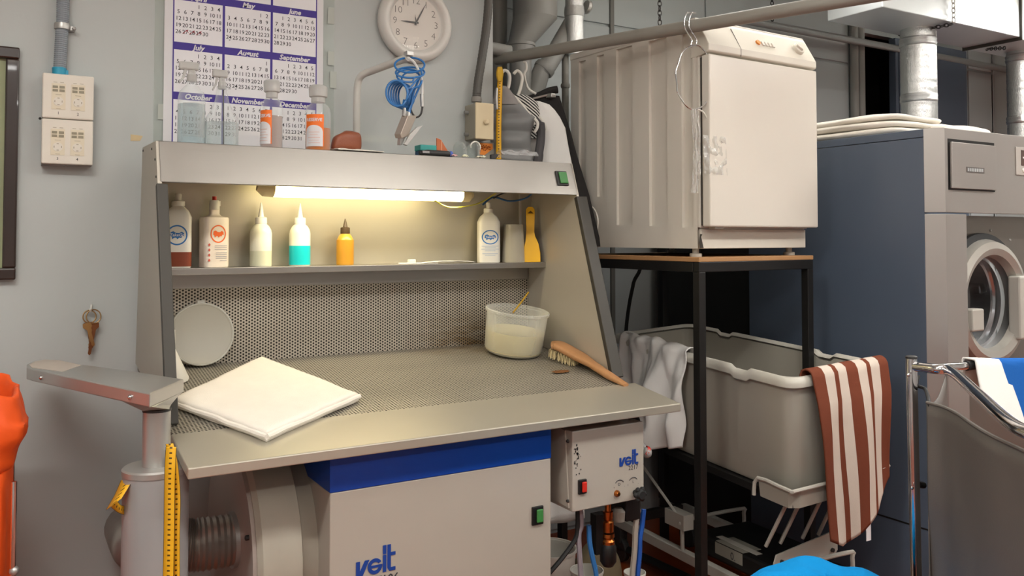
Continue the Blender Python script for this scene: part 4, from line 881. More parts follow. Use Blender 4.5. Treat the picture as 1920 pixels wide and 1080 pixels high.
obj('plinth_tab', MB().prism([(.0, .0), (.018, .0), (.006, .04), (.012, .05), (.002, .05), (-.002, .02)], -.001, .001, DM @ T3(.004, -.006, .002) @ RX(pi/2)), m_flange, dr)
for a in (.03, DW-.05):
    for b in (.04, DD-.05): obj('foot', MB().lathe([(.022, -.03), (.022, -.018), (.012, -.016), (.012, .002)], DM @ T3(a, b, 0), 14), m_white, dr, True)
# controls lie on the slanted face
sl_ = basis((0, 0, 0), (1, 0, 0), (0, .052, .087)); 
def face(a, t): return DM @ T3(a, -.06+.052*t, .728+.087*t) @ sl_
hb = MB(); F = face(.515, .50)
obj('dial', MB().lathe([(.026, 0), (.025, .012), (.023, .014)], F, 28), m_dry2, dr, True)
hp = [(16*sin(t)**3*.0011, (13*cos(t)-5*cos(2*t)-2*cos(3*t)-cos(4*t))*.0011) for t in [2*pi*i/28 for i in range(28)]]
obj('dial_grip', MB().prism(hp, .014, .022, F), m_dry, dr, bev=.002)
obj('start_button', MB().lathe([(.011, 0), (.010, .006)], face(.285, .48), 18), mat('orange_button', 'dd8a3c', .4), dr, True)
for i in range(4): obj('button', MB().box(-.007, .007, -.010, .010, 0, .005, face(.312+.019*i, .47)), m_dry if i else m_hdpe, dr, bev=.002)
obj('brand_print', text(MB(), 'Miele', .018, face(.055, .82) @ T3(0, 0, .0008), .0003), mat('grey_print', '8a8378', .5), dr)
# stand
st = thing('steel_stand', 'black steel frame stand with plywood top carrying the dryer', 'stand', DM @ Vector((.27, .36, -1.3966)))
a0, a1, b0, b1 = -.045, .578, -.05, .79; zt, zl = -.030, -.046; FL = -1.3966
obj('top_board', MB().box(a0, a1, b0, b1, zl, zt, DM), m_ply, st, bev=.002)
for x0, x1, y0, y1 in ((a0, a1, b0, b0+.03), (a0, a1, b1-.03, b1), (a0, a0+.03, b0+.03, b1-.03), (a1-.03, a1, b0+.03, b1-.03)):
    obj('frame_bar', MB().box(x0+.001, x1-.001, y0+.001, y1-.001, zl-.036, zl, DM), m_black, st, bev=.002)
for x in (a0+.001, a1-.033):
    for y in (b0+.001, b1-.033): obj('leg', MB().box(x, x+.032, y, y+.032, FL, zl-.036, DM), m_black, st, bev=.002)
obj('low_bar', MB().box(a0+.004, a0+.03, b0+.033, b1-.033, FL+.06, FL+.09, DM), m_black, st)
tag(obj('power_cable', MB().tube(smooth_path([DM @ Vector((-.01, .72, -.03)), U(1193, 495, Y=3.1), U(1188, 530, Y=3.13), U(1180, 570, Y=3.15), U(1174, 620, Y=3.15), U(1172, 700, Y=3.15), U(1176, 900, Y=3.15)], 6), .009, 8), m_rubber, smooth=True), 'black power cable hanging behind the dryer stand', 'cable')
# ================================================================== HANGING RAIL, CHAINS, CLOTHES
RZ_ = 2.185
r0 = Vector((U(938, 118, Y=3.08).x, 3.08, RZ_)); r1_ = U(1290, 50, Z=RZ_+.001); 
rdir = (Vector((r1_.x, r1_.y, 0)) - Vector((r0.x, r0.y, 0))).normalized()
rl = thing('hanging_rail', 'grey steel clothes rail running past the dryer to the wall end', 'rail', r0)
obj('pipe', MB().tube([r0 - rdir*.02, r0 + rdir*2.0], .023, 20), m_rail, rl, True)
obj('end_socket', MB().tube([(XE-.01, r0.y, RZ_+.045), (r0.x+.035, r0.y-.02, RZ_+.03)], .027, 18), m_pvc, rl, True)
obj('bracket_plate', MB().box(XE, XE+.008, r0.y-.05, r0.y+.05, RZ_-.06, RZ_+.11), m_pvc, rl, bev=.003)
obj('socket_screw', MB().lathe([(.011, 0), (.011, .012), (.006, .016)], T3(XE+.03, r0.y-.03, RZ_+.075), 10), m_alu, rl, True)
def on_rail(u):
    best = min((abs((U(u, 0, Y=1).x/1) - (r0+rdir*(k/200)).x/(r0+rdir*(k/200)).y), k) for k in range(-4, 400)); return r0 + rdir*(best[1]/200)
def chain(name, label, top, bot, m=m_dk, r=.011, w=.0022):
    n = int((top-bot).length/(r*1.55)); d_ = (bot-top)/n; t = thing(name, label, 'chain', bot)
    ax_ = d_.normalized(); s1 = ax_.cross(Vector((.3, 1, .2))).normalized(); s2 = ax_.cross(s1); proto = []
    for q in (0, 1):
        s_ = s1 if q else s2
        proto.append(mesh('link', MB().tube([ax_*(r*cos(2*pi*k/10)) + s_*(r*.62*sin(2*pi*k/10)) for k in range(10)], w, 5, True), m, Vector((0, 0, 0)), True))
    for i in range(n):
        o = bpy.data.objects.new('link', proto[i % 2]); C.objects.link(o); o.parent = t; o.location = top + d_*(i+.5) - bot
    return t
pc = on_rail(1236); chain('chain', 'dark chain holding the clothes rail above the dryer side', Vector((pc.x, pc.y, CEIL)), pc + Vector((0, 0, .026)))
pw = U(1448, 47, Y=3.4); chain('chain', 'dark chain rising behind the dryer top', Vector((pw.x, 3.4, CEIL)), pw, r=.014, w=.003)
# garments hang square to the rail
gs = Vector((-rdir.y, rdir.x, 0));  gs = gs if gs.x > 0 else -gs
GP = Vector((1.80, 2.95, 0)); GD = Vector((.85, -.53, 0)).normalized(); GN = Vector((.53, .85, 0)).normalized()
def gpt(u, v, off=0):
    "point on the upright plane the clothes hang in, off metres further back"
    D_ = FW + RT*((u - 960)/FPX) - UP*((v - V0)/FPX); o = GP + GN*off; return Vector((0, 0, EYE)) + D_*(o.dot(GN)/D_.dot(GN))
def garment(prof, off, seed, quilt=0, wr=.004, seg=40):
    "prof: [(photo row, left column, right column, half thickness)] -> closed garment body"
    P = []; rings = []
    for k in range(len(prof)-1):
        for j in range(7): P.append([lerp(x, y, j/7) for x, y in zip(prof[k], prof[k+1])])
    P.append(list(prof[-1]))
    for v, ul, ur, t_ in P:
        a_, b_2 = gpt(ul, v, off), gpt(ur, v, off); c_ = (a_+b_2)/2; h_ = (b_2-a_)/2; h_.z = 0; ring = []; z = c_.z
        tt = t_*(1 + quilt*(abs(sin(z*44))-.5))
        for i in range(seg):
            a = 2*pi*i/seg; ring.append(Vector((c_.x, c_.y, z)) + h_*(abs(cos(a))**.6*(1 if cos(a) > 0 else -1)) + GN*(tt*sin(a)+wr*noise.noise((a*2.2, z*4, seed))))
        rings.append(ring)
    return MB().loft(rings)
def hook(label, u, v0, v1, off):
    h = thing('coat_hanger', label, 'hanger', gpt(u, v1, off), 'coat hangers on the rail')
    obj('hook', MB().tube(smooth_path([gpt(u-11, v0+4, off), gpt(u-5, v0-2, off), gpt(u+2, v0+2, off), gpt(u+5, v0+12, off), gpt(u+2, v0+30, off), gpt(u-4, v1, off)], 5), .0065, 8), m_hdpe, h, True)
    if off < -.03: obj('arm_tip', MB().tube(smooth_path([gpt(1002, 222, -.088), gpt(1008, 230, -.088), gpt(1007, 240, -.088), gpt(1002, 248, -.085)], 4), .006, 8), m_hdpe, h, True)
    obj('arms', MB().tube(smooth_path([gpt(u-60, v1+45, off), gpt(u-24, v1+12, off), gpt(u-4, v1, off), gpt(u+20, v1+16, off), gpt(u+45, v1+48, off), gpt(u+50, v1+62, off)], 5), .006, 8), m_hdpe, h, True)
m_vest = mat('grey_quilted_nylon', '7a7a7a', .5, var=.05, bump=.15, bscale=60)
m_stripe = N('striped_jersey'); _s2 = m_stripe.n('ShaderNodeSeparateXYZ', i0=m_stripe.obj()); m_stripe.p('Base Color', m_stripe.mix(m_stripe.math('GREATER_THAN', m_stripe.math('FRACT', m_stripe.math('MULTIPLY', m_stripe.math('ADD', _s2.outputs[2], m_stripe.math('MULTIPLY', _s2.outputs[0], .9)), 75)), .5), rgba('d5d2cc'), rgba('1c1a1c'))).p('Roughness', .9); m_stripe = m_stripe.mat
hook('white plastic hanger carrying the grey quilted vest', 951, 134, 172, -.05); hook('white plastic hanger between the vest and the white shirt', 974, 135, 182, -.01)
vt = thing('quilted_vest', 'grey sleeveless quilted vest hanging nearest the wall end', 'vest', gpt(960, 300))
obj('body', garment([(188, 925, 962, .02), (196, 915, 977, .028), (212, 900, 992, .032), (222, 895, 1004, .034), (234, 895, 1001, .034), (250, 895, 996, .034), (275, 895, 995, .034), (300, 895, 1000, .034), (330, 895, 1003, .034), (380, 895, 1003, .034)], -.05, 2, .45), m_vest, vt, True, sharp=80)
obj('collar', garment([(162, 932, 950, .012), (168, 928, 956, .022), (184, 924, 968, .028), (197, 916, 974, .03)], -.062, 4), mat('pale_grey_collar', '8f8a88', .7), vt, True, sharp=80)
obj('armhole_edge', MB().tube(smooth_path([gpt(1005, 222, -.06), gpt(1013, 232, -.05), gpt(1014, 260, -.04), gpt(1010, 290, -.05), gpt(1006, 320, -.05)], 6), [.006]*6+[.018]*12+[.02]*7, 10), mat('dark_lining', '4d4b4d', .8), vt, True)
tag(obj('striped_shirt', garment([(178, 965, 985, .01), (184, 962, 998, .014), (192, 960, 1008, .016), (210, 958, 1012, .016), (260, 955, 1014, .016)], -.01, 5), m_stripe, smooth=True, sharp=80), 'black and white striped shirt showing between vest and white shirt', 'shirt')
tag(obj('white_shirt', garment([(190, 962, 1012, .012), (196, 955, 1030, .014), (206, 945, 1040, .016), (220, 935, 1050, .018), (240, 930, 1060, .018), (270, 925, 1065, .018), (300, 925, 1071, .018), (340, 925, 1078, .018), (366, 925, 1083, .018), (400, 930, 1089, .018)], .025, 9, 0, .006), m_cloth2, smooth=True, sharp=80), 'white shirt hanging behind the grey vest', 'shirt')
bt_ = thing('black_trousers', 'black trousers hanging behind the white shirt', 'trousers', gpt(1050, 470, .07))
obj('legs', garment([(180, 985, 1049, .012), (200, 975, 1055, .014), (250, 970, 1071, .014), (302, 970, 1085, .014), (366, 980, 1105, .014), (400, 1000, 1113, .014), (462, 1030, 1128, .012)], .07, 13, 0, .003), mat('black_twill', '211e1d', .85, bump=.2, bscale=300), bt_, True, sharp=80)
obj('waistband', MB().tube(smooth_path([gpt(982, 190, .06), gpt(1010, 180, .06), gpt(1030, 171, .06), gpt(1045, 168, .065)], 5), .016, 10), mat('black_twill', '211e1d', .85), bt_, True)
p = gpt(990, 118, .04); hk = thing('clip_hanger', 'white hook with a loose cable tie holding the black trousers', 'hanger', gpt(995, 190, .04))
obj('hook', MB().tube(smooth_path([gpt(981, 116, .04), gpt(986, 118, .04), gpt(987, 130, .04), gpt(983, 141, .04), gpt(990, 165, .045), gpt(1005, 176, .045)], 5), .005, 8), m_hdpe, hk, True)
obj('cable_tie', MB().tube([gpt(983, 139, .035), gpt(985, 150, .035), gpt(988, 160, .035)], .002, 6), m_hdpe, hk, True)
obj('clip_bar', MB().tube([gpt(985, 188, .05), gpt(1036, 176, .045)], .005, 8), m_alu, hk, True)
obj('clip', MB().box(-.012, .012, -.02, .02, -.008, .008, T3(*gpt(1033, 180, .04))), m_alu, hk, bev=.003)
ytp = thing('hanging_tape', 'yellow measuring tape knotted on the rail end beside the junction box', 'tape measure', U(934, 270, Y=3.0))
ribbon('strip', [U(938, 140, Y=2.865), U(937, 165, Y=2.865), U(936, 200, Y=2.865), U(935, 240, Y=2.865), U(935, 300, Y=2.865)], RT, .022, m_tape, ytp)
obj('knot', MB().grid(lambda s, t: U(937+7*cos(2*pi*s)*(.6+.4*sin(pi*t)), 128+lerp(-3, 24, t), Y=2.865-.012*sin(2*pi*s)), 14, 8), mat('yellow_cloth_knot', 'c39a20', .6, var=.25, scale=60), ytp, True)
obj('clasp', MB().tube([U(932, 165, Y=2.855), U(931, 185, Y=2.855), U(932, 205, Y=2.855)], [.004, .006, .005], 8), m_alu, ytp, True)
# wire hangers with ring and plastic bags
pH = on_rail(1289); nm = -Vector((RT.y, -RT.x, 0)); 
def hp_(u, v, y=None): return U(u, v, Y=y if y else pH.y-.035)
wr_ = thing('wire_hangers', 'pair of bent silver wire hangers looped over the rail before the dryer', 'hanger', hp_(1300, 205))
for u in (1286, 1295):
    obj('hook', MB().tube(smooth_path([hp_(u+9, 24), hp_(u+2, 25), hp_(u-3, 38), hp_(u-2, 52), hp_(u+6, 66), hp_(u+11, 76), hp_(u+9, 84), hp_(1296, 84)], 5), .0024, 8), m_chrome, wr_, True)
obj('ring', MB().tube([hp_(1302+34.5*cos(a)+1.2*sin(9*a), 145+60*sin(a)+1.0*cos(11*a)) for a in [2*pi*i/60 for i in range(60)]], .0027, 8, True), m_chrome, wr_, True)
obj('stem', MB().tube([hp_(1296, 82), hp_(1297, 90)], .0024, 8), m_chrome, wr_, True)
obj('tie', MB().tube(smooth_path([hp_(1308, 205), hp_(1320, 212), hp_(1333, 238), hp_(1338, 247)], 5), .0028, 7), m_hdpe, wr_, True)
m_crk = clear('creased_film', 'f0f0ee', .13, .12, .9)
def film(name, label, fn, nu=14, nv=18): return tag(obj(name, MB().grid(fn, nu, nv), m_crk, smooth=True), label, 'plastic bag')
film('film_strip', 'narrow strip of clear film hanging from the wire ring', lambda s, t: hp_(1302+14*(s-.5)+5*sin(t*3)+3*noise.noise((s*3, t*6, 1)), lerp(205, 362, t), pH.y-.04+.012*noise.noise((s*4, t*8, 5))))
film('small_bag', 'small clear zip bag hanging beside the film strip', lambda s, t: hp_(lerp(1318, 1361, s)+3*t, lerp(253, 325, t)+4*s, pH.y-.05+.012*noise.noise((s*5, t*6, 15))))
# ================================================================== PIPES IN THE RECESS
pv = thing('drain_pipe', 'thick grey plastic drain pipe with collar and side branch in the recess', 'pipe', (U(1000, 200, Y=3.3).x, 3.3, 1.6))
c1, c2 = U(1003, 40, Y=3.28), U(976, 95, Y=3.28)
rb, rs = .102, .054
zc = U(976, 88, Y=3.28).z
obj('main_pipe', MB().lathe([(rb, zc+.14), (rb, CEIL-.001)], T3(c1.x, 3.28, 0), 32), m_pvc, pv, True)
rg = []
for k in range(9):
    t = k/8; cx_ = lerp(c2.x, c1.x, t); r_ = lerp(rs+.004, rb, t); rg.append([(cx_ + r_*cos(2*pi*i/32), 3.28 + r_*sin(2*pi*i/32), zc+.01+.13*t) for i in range(32)])
obj('reducer', MB().loft(rg), m_pvc, pv, True)
obj('collar', MB().lathe([(rs+.006, zc-.045), (rs+.010, zc-.04), (rs+.010, zc), (rs+.014, zc+.002), (rs+.014, zc+.014), (rs+.004, zc+.016)], T3(c2.x, 3.28, 0), 32), m_pvc, pv, True)
obj('down_pipe', MB().lathe([(rs-.004, .3), (rs-.004, zc-.04)], T3(c2.x, 3.28, 0), 32), m_pvc, pv, True)
e_ = [(c2.x, 3.27, zc-.30), (c2.x+.06, 3.26, zc-.21), U(1015, 135, Y=3.25), U(1028, 121, Y=3.24), U(1075, 40, Y=3.24)]
obj('branch', MB().tube(smooth_path(e_, 6), .042, 20), m_pvc, pv, True)
b_0, b_1 = U(1017, 133, Y=3.25), U(1024, 125, Y=3.245); obj('branch_collar', MB().tube([b_0, b_0.lerp(b_1, .3), b_1], [.048, .051, .049], 20), m_pvc, pv, True)
pa_ = U(935, 40, Y=3.4); tag(obj('rear_pipe', MB().lathe([(.05, 0), (.05, CEIL)], T3(pa_.x, 3.42, 0), 24), mat('dark_grey_pipe', '77756f', .5), smooth=True), 'grey vertical pipe squeezed behind the wall end', 'pipe')  # even grey, a little darker than the drain pipe
ad = thing('foil_pipe', 'foil wrapped exhaust pipe above a thin grey pipe left of the dryer', 'pipe', (U(1077, 80, Y=3.2).x, 3.2, 1.0))
ac = U(1077, 50, Y=3.2); za_ = U(1077, 103, Y=3.2).z
rad_ = lambda z: .043 + .002*noise.noise((z*30, 0, 0))
obj('foil_duct', MB().lathe([(rad_(z), z) for z in [za_ + i*.012 for i in range(int((CEIL-za_)/.012))]], T3(ac.x, 3.2, 0), 26), m_foil, ad, True)
obj('foil_band', MB().lathe([(.046, 0), (.048, .02), (.046, .045)], T3(ac.x, 3.2, U(1077, 32, Y=3.2).z), 26), m_foil, ad, True)
obj('flange', MB().lathe([(.030, 0), (.034, .012), (.030, .02)], basis((U(1098, 12, Y=3.2).x, 3.2, U(1098, 12, Y=3.2).z), (0, 1, 0), (.2, 0, 1)), 16), m_alu, ad, True)
tc = U(1060, 200, Y=3.24); obj('thin_pipe', MB().tube([(tc.x, 3.24, .2), (tc.x, 3.24, za_+.02)], .0165, 14), mat('grey_thin_pipe', '7e7b74', .5), ad, True)
z_ = U(1060, 161, Y=3.24).z; obj('coupling', MB().lathe([(.02, -.01), (.022, 0), (.02, .01)], T3(tc.x, 3.24, z_), 14), mat('grey_thin_pipe', '7e7b74', .5), ad, True)
# thin wall pipe behind the dryer
w0, w1, w2 = U(1395, 38, Y=3.40), U(1690, 93, Y=3.40), U(1900, 133, Y=3.40)
tag(obj('wall_pipe', MB().tube([w0, w1, w2], .022, 14), mat('silver_grey_pipe', '9a9d9c', .4, .4), smooth=True), 'thin silver grey pipe running along the back wall above the dryer', 'pipe')
# ================================================================== OVERHEAD DUCT
y1, y2 = 2.42, 2.72; cA = U(1655, 13, Y=y1); dx0, dz = cA.x, cA.z; du = U(1913, 65, Y=y1).x
od = thing('sheet_duct', 'galvanised rectangular air duct hanging at the top right', 'duct', (dx0+.6, 2.6, dz))
obj('duct_box', MB().box(dx0, du-.004, y1, y2, dz, dz+.36), m_galv, od, bev=.004)
obj('duct_box', MB().box(du+.004, 6.1, y1+.01, y2, dz-.006, dz+.36), m_galv, od, bev=.004)
obj('duct_flange', MB().box(du-.004, du+.004, y1-.012, y2+.01, dz-.016, dz+.37), m_flange, od)
obj('tape_seam', MB().grid(lambda s, t: (dx0-.001-.001*noise.noise((s*9, t*9, 2)), lerp(y1+.03, y2-.02, s), dz+.10+.10*s+lerp(0, .05, t)+.01*noise.noise((s*6, t, 1))), 16, 3), m_foil, od, True)
for k, (u, vb) in enumerate(((1722, 60), (1916, 80))):
    yy = 2.60; cxx_ = U(u, 150, Y=yy); rr_ = .082 if k == 0 else .075
    f_ = thing('exhaust_duct', ['silver foil exhaust duct rising from the washer top to the big duct', 'second silver foil exhaust duct at the right edge of the photo'][k], 'duct', (cxx_.x, yy, 1.80), 'exhaust ducts')
    z0_ = 1.845; pr_ = []
    n_ = int((dz - z0_)/.008)
    obj('foil_tube', MB().lathe([(rr_ + .0018*noise.noise((i*.35, k, 0)) + .001*(i % 2), z0_ + i*(dz-z0_)/n_) for i in range(n_+1)], T3(cxx_.x, yy, 0), 30), m_foil, f_, True, sharp=80)
    for v in ((185, 80) if k == 0 else (225, 110)):
        zz = U(u, v, Y=yy).z; obj('foil_band', MB().lathe([(rr_+.003, -.022), (rr_+.006, -.008), (rr_+.003, 0), (rr_+.006, .01), (rr_+.003, .02)], T3(cxx_.x, yy, zz), 30), m_foil, f_, True, sharp=80)
    obj('seam', MB().tube([(cxx_.x+rr_*.62, yy-rr_*.79, z0_), (cxx_.x+rr_*.62, yy-rr_*.79, dz)], .003, 5), m_foil, f_, True)
q_ = U(1787, 36, Y=y1-.015); chain('duct_chain', 'bright chain hanging down the front of the sheet duct', Vector((q_.x, y1-.018, dz+.36)), Vector((q_.x, y1-.018, dz-.006)), m_alu, .014, .0028)
chain('duct_chain', 'chain slung under the sheet duct beside the foil exhaust', Vector((q_.x, y1-.012, dz-.014)), U(1685, 60, Y=y2) + Vector((0, 0, -.014)), m_dk, .014, .0028)
chain('duct_chain', 'short chain lying under the duct at the far right', U(1845, 92, Y=2.68), U(1885, 90, Y=2.50), m_dk, .014, .0028)
# ================================================================== WASHER
WX = 2.93; f0 = U(1731, 243, X=WX); WYf, WT = f0.y, 1.838; WB = 3.42
wm = thing('washer_extractor', 'large stainless front washer with slate blue side panel and round porthole', 'washing machine', (WX+.5, 2.4, 0))
WXR = 4.05; cf = U(1771, 239, Y=WYf-.055); cx_ = cf.x; FYw = WYf - .055
zs = U(1731, 400, X=WX).z
obj('side_panel', MB().box(WX, WX+.02, WYf+.001, 2.78, .12, WT-.032), m_navy, wm, bev=.002)
obj('side_kick_panel', MB().box(WX+.001, WX+.02, WYf, 2.78, .02, .118), m_navy, wm)
zk = U(1690, 978, X=WX).z
obj('side_seam', MB().box(WX-.001, WX+.004, WYf, 2.78, zk-.003, zk+.003), m_black, wm)
obj('top_lid', MB().box(WX-.001, WXR, WYf, 2.8, WT-.03, WT), m_navy, wm, bev=.002)
obj('rear_housing', MB().box(WX+.01, WXR, 2.785, WB, .1, 1.62), m_black, wm)
obj('rear_frame', MB().box(WX+.0, WX+.03, WB-.33, WB-.30, .1, 1.6), m_black, wm)
def plan(pts, z0, z1): return MB().prism(pts, z0, z1)
obj('upper_front', plan([(WX, WYf), (cx_, FYw), (WXR, FYw), (WXR, FYw+.02), (cx_+.004, FYw+.02), (WX+.015, WYf+.0)], zs+.003, WT+.002), m_ssd, wm, bev=.0015)
cw_ = U(1813, 450, Y=FYw).x
obj('corner_post', plan([(WX, WYf), (cx_, FYw), (cw_, FYw), (cw_, FYw+.02), (cx_+.004, FYw+.02), (WX+.015, WYf+.0)], .12, zs-.003), m_ssd, wm, bev=.0015)
a_1, a_2 = U(1779, 266, Y=FYw), U(1863, 357, Y=FYw)
obj('dispenser_recess', MB().box(a_1.x-.008, a_2.x+.008, FYw-.001, FYw+.002, a_2.z-.006, a_1.z+.012), m_black, wm)
dh = obj('dispenser_hatch', MB().box(a_1.x, a_2.x, FYw-.012, FYw-.002, a_2.z, a_1.z), m_ssd, wm, bev=.002)
mz = lerp(a_2.z, a_1.z, .42); mx_ = (a_1.x+a_2.x)/2
obj('name_plate', MB().box(mx_-.055, mx_+.06, FYw-.0135, FYw-.012, mz-.010, mz+.010), mat('embossed_plate', '7f7b78', .4, .8), dh)
mb = MB()
for i in range(9): mb.box(mx_-.048+.0115*i, mx_-.041+.0115*i, FYw-.0142, FYw-.0135, mz-.006, mz+.006)
obj('embossing', mb, m_galv, dh)
d1, d2 = U(1903, 275, Y=FYw), U(1903, 328, Y=FYw)
dp_ = obj('display_plate', MB().box(d1.x, d1.x+.26, FYw-.004, FYw, d2.z, d1.z), mat('panel_grey', '9c968f', .4), wm, bev=.002)
obj('screen', MB().box(d1.x+.035, d1.x+.2, FYw-.006, FYw-.004, lerp(d2.z, d1.z, .35), d1.z-.012), mat('lcd_dark', '4a3833', .3), dp_)
obj('screen_line', MB().box(d1.x+.045, d1.x+.18, FYw-.0065, FYw-.006, lerp(d2.z, d1.z, .6), lerp(d2.z, d1.z, .66)), m_paper, dp_)
for i in range(3): obj('button', MB().lathe([(.008, 0), (.007, .004)], XZ(d1.x+.05+.03*i, lerp(d2.z, d1.z, .18), FYw-.004), 12), m_hdpe, dp_)
# porthole
pcn = U(1863, 568, Y=FYw+.03); PR = U(1863, 449, Y=FYw+.03).z - pcn.z
PM = XZ(pcn.x, pcn.z, FYw+.086)
x0_, x1_, z0_, z1_ = cw_-.01, WXR, .12, zs-.004; c_in, c_out = [], []
angs = sorted([2*pi*i/48 for i in range(48)] + [math.atan2(z-pcn.z, x-pcn.x) % (2*pi) for x in (x0_, x1_) for z in (z0_, z1_)])
for a in angs:
    ca, sa = cos(a), sin(a); tx = ((x1_ if ca > 0 else x0_)-pcn.x)/ca if abs(ca) > 1e-6 else 1e9; tz = ((z1_ if sa > 0 else z0_)-pcn.z)/sa if abs(sa) > 1e-6 else 1e9
    t = max(min(tx, tz), PR*.8); r_ = min(PR*.95, t); c_in.append((pcn.x+r_*ca, FYw+.086, pcn.z+r_*sa)); c_out.append((pcn.x+t*ca, FYw+.086, pcn.z+t*sa))
obj('lower_front', MB().loft([c_in, c_out], True, (False, False)), mat('dull_steel_front', '8a847e', .38, .9, var=.06), wm, solid=.004)
obj('gasket', MB().lathe([(PR*.9, 0), (PR*1.1, 0), (PR*1.1, .02), (PR*1.0, .03)], PM, 56, caps=(False, False)), m_rubber, wm, True)
obj('door_ring', MB().lathe([(PR*.72, .0), (PR*1.0, .0), (PR*1.02, .02), (PR*.96, .06), (PR*.86, .07), (PR*.76, .06), (PR*.72, .03)], PM, 56, caps=(False, False)), mat('grey_door_ring', 'a8a49c', .35, .5), wm, True)
obj('glass_bowl', MB().lathe([(PR*.74, .03), (PR*.70, .0), (PR*.62, -.08), (PR*.5, -.11), (PR*.1, -.12)], PM, 44, caps=(False, True)), clear('porthole_glass', 'eceef0', .03, .03, .8), wm, True)
obj('drum', MB().lathe([(PR*.80, -.05), (PR*.86, -.08), (PR*1.02, -.10), (PR*1.02, -.42), (PR*.2, -.44)], PM, 44, caps=(False, True)), mat('drum_steel', '8c8a88', .25, 1, var=.2, scale=20), wm, True)
obj('inner_ring', MB().lathe([(PR*.70, -.012), (PR*.78, -.02), (PR*.80, -.06), (PR*.74, -.06)], PM, 44, caps=(False, False)), m_chrome, wm, True)
for a in (10, 130, 250): obj('drum_rib', MB().box(PR*.82, PR*1.0, -.02, .02, -.40, -.11, PM @ RZ(rad(a))), m_chrome, wm, bev=.008)
lz = U(1826, 600, Y=FYw+.02); obj('door_latch', MB().box(lz.x-.03, lz.x+.045, FYw+.005, FYw+.05, lz.z-.042, lz.z+.042), mat('pale_latch', 'a5a29a', .4), wm, bev=.006)
hz_ = U(1914, 580, Y=FYw+.0); obj('door_hinge', MB().box(hz_.x, hz_.x+.12, FYw-.0, FYw+.05, hz_.z-.12, hz_.z+.13), mat('pale_hinge', 'a8a59d', .4), wm, bev=.008)
for u, v in ((1820, 456), (1893, 450), (1856, 432)): obj('bolt', MB().lathe([(.006, 0), (.004, .005)], XZ(U(u, v, Y=FYw+.085).x, U(u, v, Y=FYw+.085).z, FYw+.085), 8), m_alu, wm)
# blanket on the washer
bl = thing('folded_blanket', 'folded white blanket lying on top of the washer beside the dryer', 'blanket', (3.15, 2.35, WT))
def slab(x0, x1, y0, y1, z0, z1, sd):
    rings = []
    for k in range(25):
        t = k/24; ring = []; xx = lerp(x0, x1, t); e = math.sqrt(max(.04, 1-abs(2*t-1)**10))
        for i in range(20):
            a = 2*pi*i/20; yy = (y0+y1)/2 + (y1-y0)/2*abs(cos(a))**.35*(1 if cos(a) > 0 else -1)*e; zz = (z0+z1)/2 + (z1-z0)/2*abs(sin(a))**.8*(1 if sin(a) > 0 else -1)*e
            ring.append((xx + .01*noise.noise((yy*6, zz*9, sd)), yy + .012*noise.noise((xx*6, zz*8, sd+4)), zz + .006*noise.noise((xx*9, yy*7, sd+9))))
        rings.append(ring)
    return MB().loft(rings)
for k in range(3): obj('fold', slab(2.945+.006*k, 3.36-.01*k, 2.04+.012*k, 2.62, WT+.001+.029*k, WT+.033+.029*k, k), m_cloth, bl, True, sharp=80)
obj('loose_end', slab(3.18, 3.54, 1.98, 2.5, WT+.001, WT+.055, 7), m_cloth, bl, True, sharp=80)
# ================================================================== LAUNDRY TUB TROLLEY
ph = .063; c0_ = Vector((2.297, 1.993, .96)); TW, TL = .449, 1.077
ea, eb = Vector((cos(ph), -sin(ph), .062)), Vector((sin(ph), cos(ph), .043))
CM = Matrix(((ea.x, eb.x, 0, c0_.x), (ea.y, eb.y, 0, c0_.y), (.062, .043, 1, c0_.z), (0, 0, 0, 1)))
CG = Matrix(((ea.x, eb.x, 0, c0_.x), (ea.y, eb.y, 0, c0_.y), (0, 0, 1, 0), (0, 0, 0, 1)))
tr = thing('laundry_trolley', 'grey plastic laundry tub trolley pushed under the dryer stand', 'trolley', CG @ Vector((TW/2, TL/2, 0)))
def rrect(x0, x1, y0, y1, r, z, dip=0):
    out_ = []
    for (cx2, cy2, a0_) in ((x1-r, y1-r, 0), (x0+r, y1-r, 90), (x0+r, y0+r, 180), (x1-r, y0+r, 270)):
        for k in range(7): a = rad(a0_+15*k); out_.append([cx2+r*cos(a), cy2+r*sin(a)])
    res = []
    for i in range(len(out_)):
        p, q2 = out_[i], out_[(i+1) % len(out_)]; n2 = max(1, int(math.hypot(p[0]-q2[0], p[1]-q2[1])/.02))
        for k in range(n2):
            x, y = lerp(p[0], q2[0], k/n2), lerp(p[1], q2[1], k/n2); dz_ = 0
            if dip:
                for yc in (TL*.23, TL*.77):
                    if x < x0+.03 or x > x1-.03: dz_ -= dip*max(0, min(1, (.05-abs(y-yc))/.012))
            res.append((x, y, z+dz_))
    return res
# the straight runs are sampled from one master outline so every ring has the same count
def ring_(ins, z, dip=0):
    base = rrect(0, TW, 0, TL, .055, 0, 1)
    return [((x-TW/2)*(1-2*ins/TW)+TW/2, (y-TL/2)*(1-2*ins/TL)+TL/2, z + d_*dip) for x, y, d_ in base]
DPT = .405
obj('tub', MB().loft([ring_(.032, -DPT), ring_(.024, -DPT+.015), ring_(.012, -.035), ring_(.010, -.02, .016), ring_(.018, -.02, .016), ring_(.036, -DPT+.03)], True, (True, True), CM), m_tub, tr, True, sharp=50)
obj('rim', MB().loft([ring_(.010, -.034, .012), ring_(-.006, -.034, .012), ring_(-.008, -.018, .012), ring_(0, -.002, .012), ring_(.010, 0, .012), ring_(.02, -.012, .012)], True, (False, False), CM), mat('tub_rim', 'bfbbb0', .4), tr, True, sharp=60)
m_wire = mat('white_coated_wire', 'b9b5ab', .4)
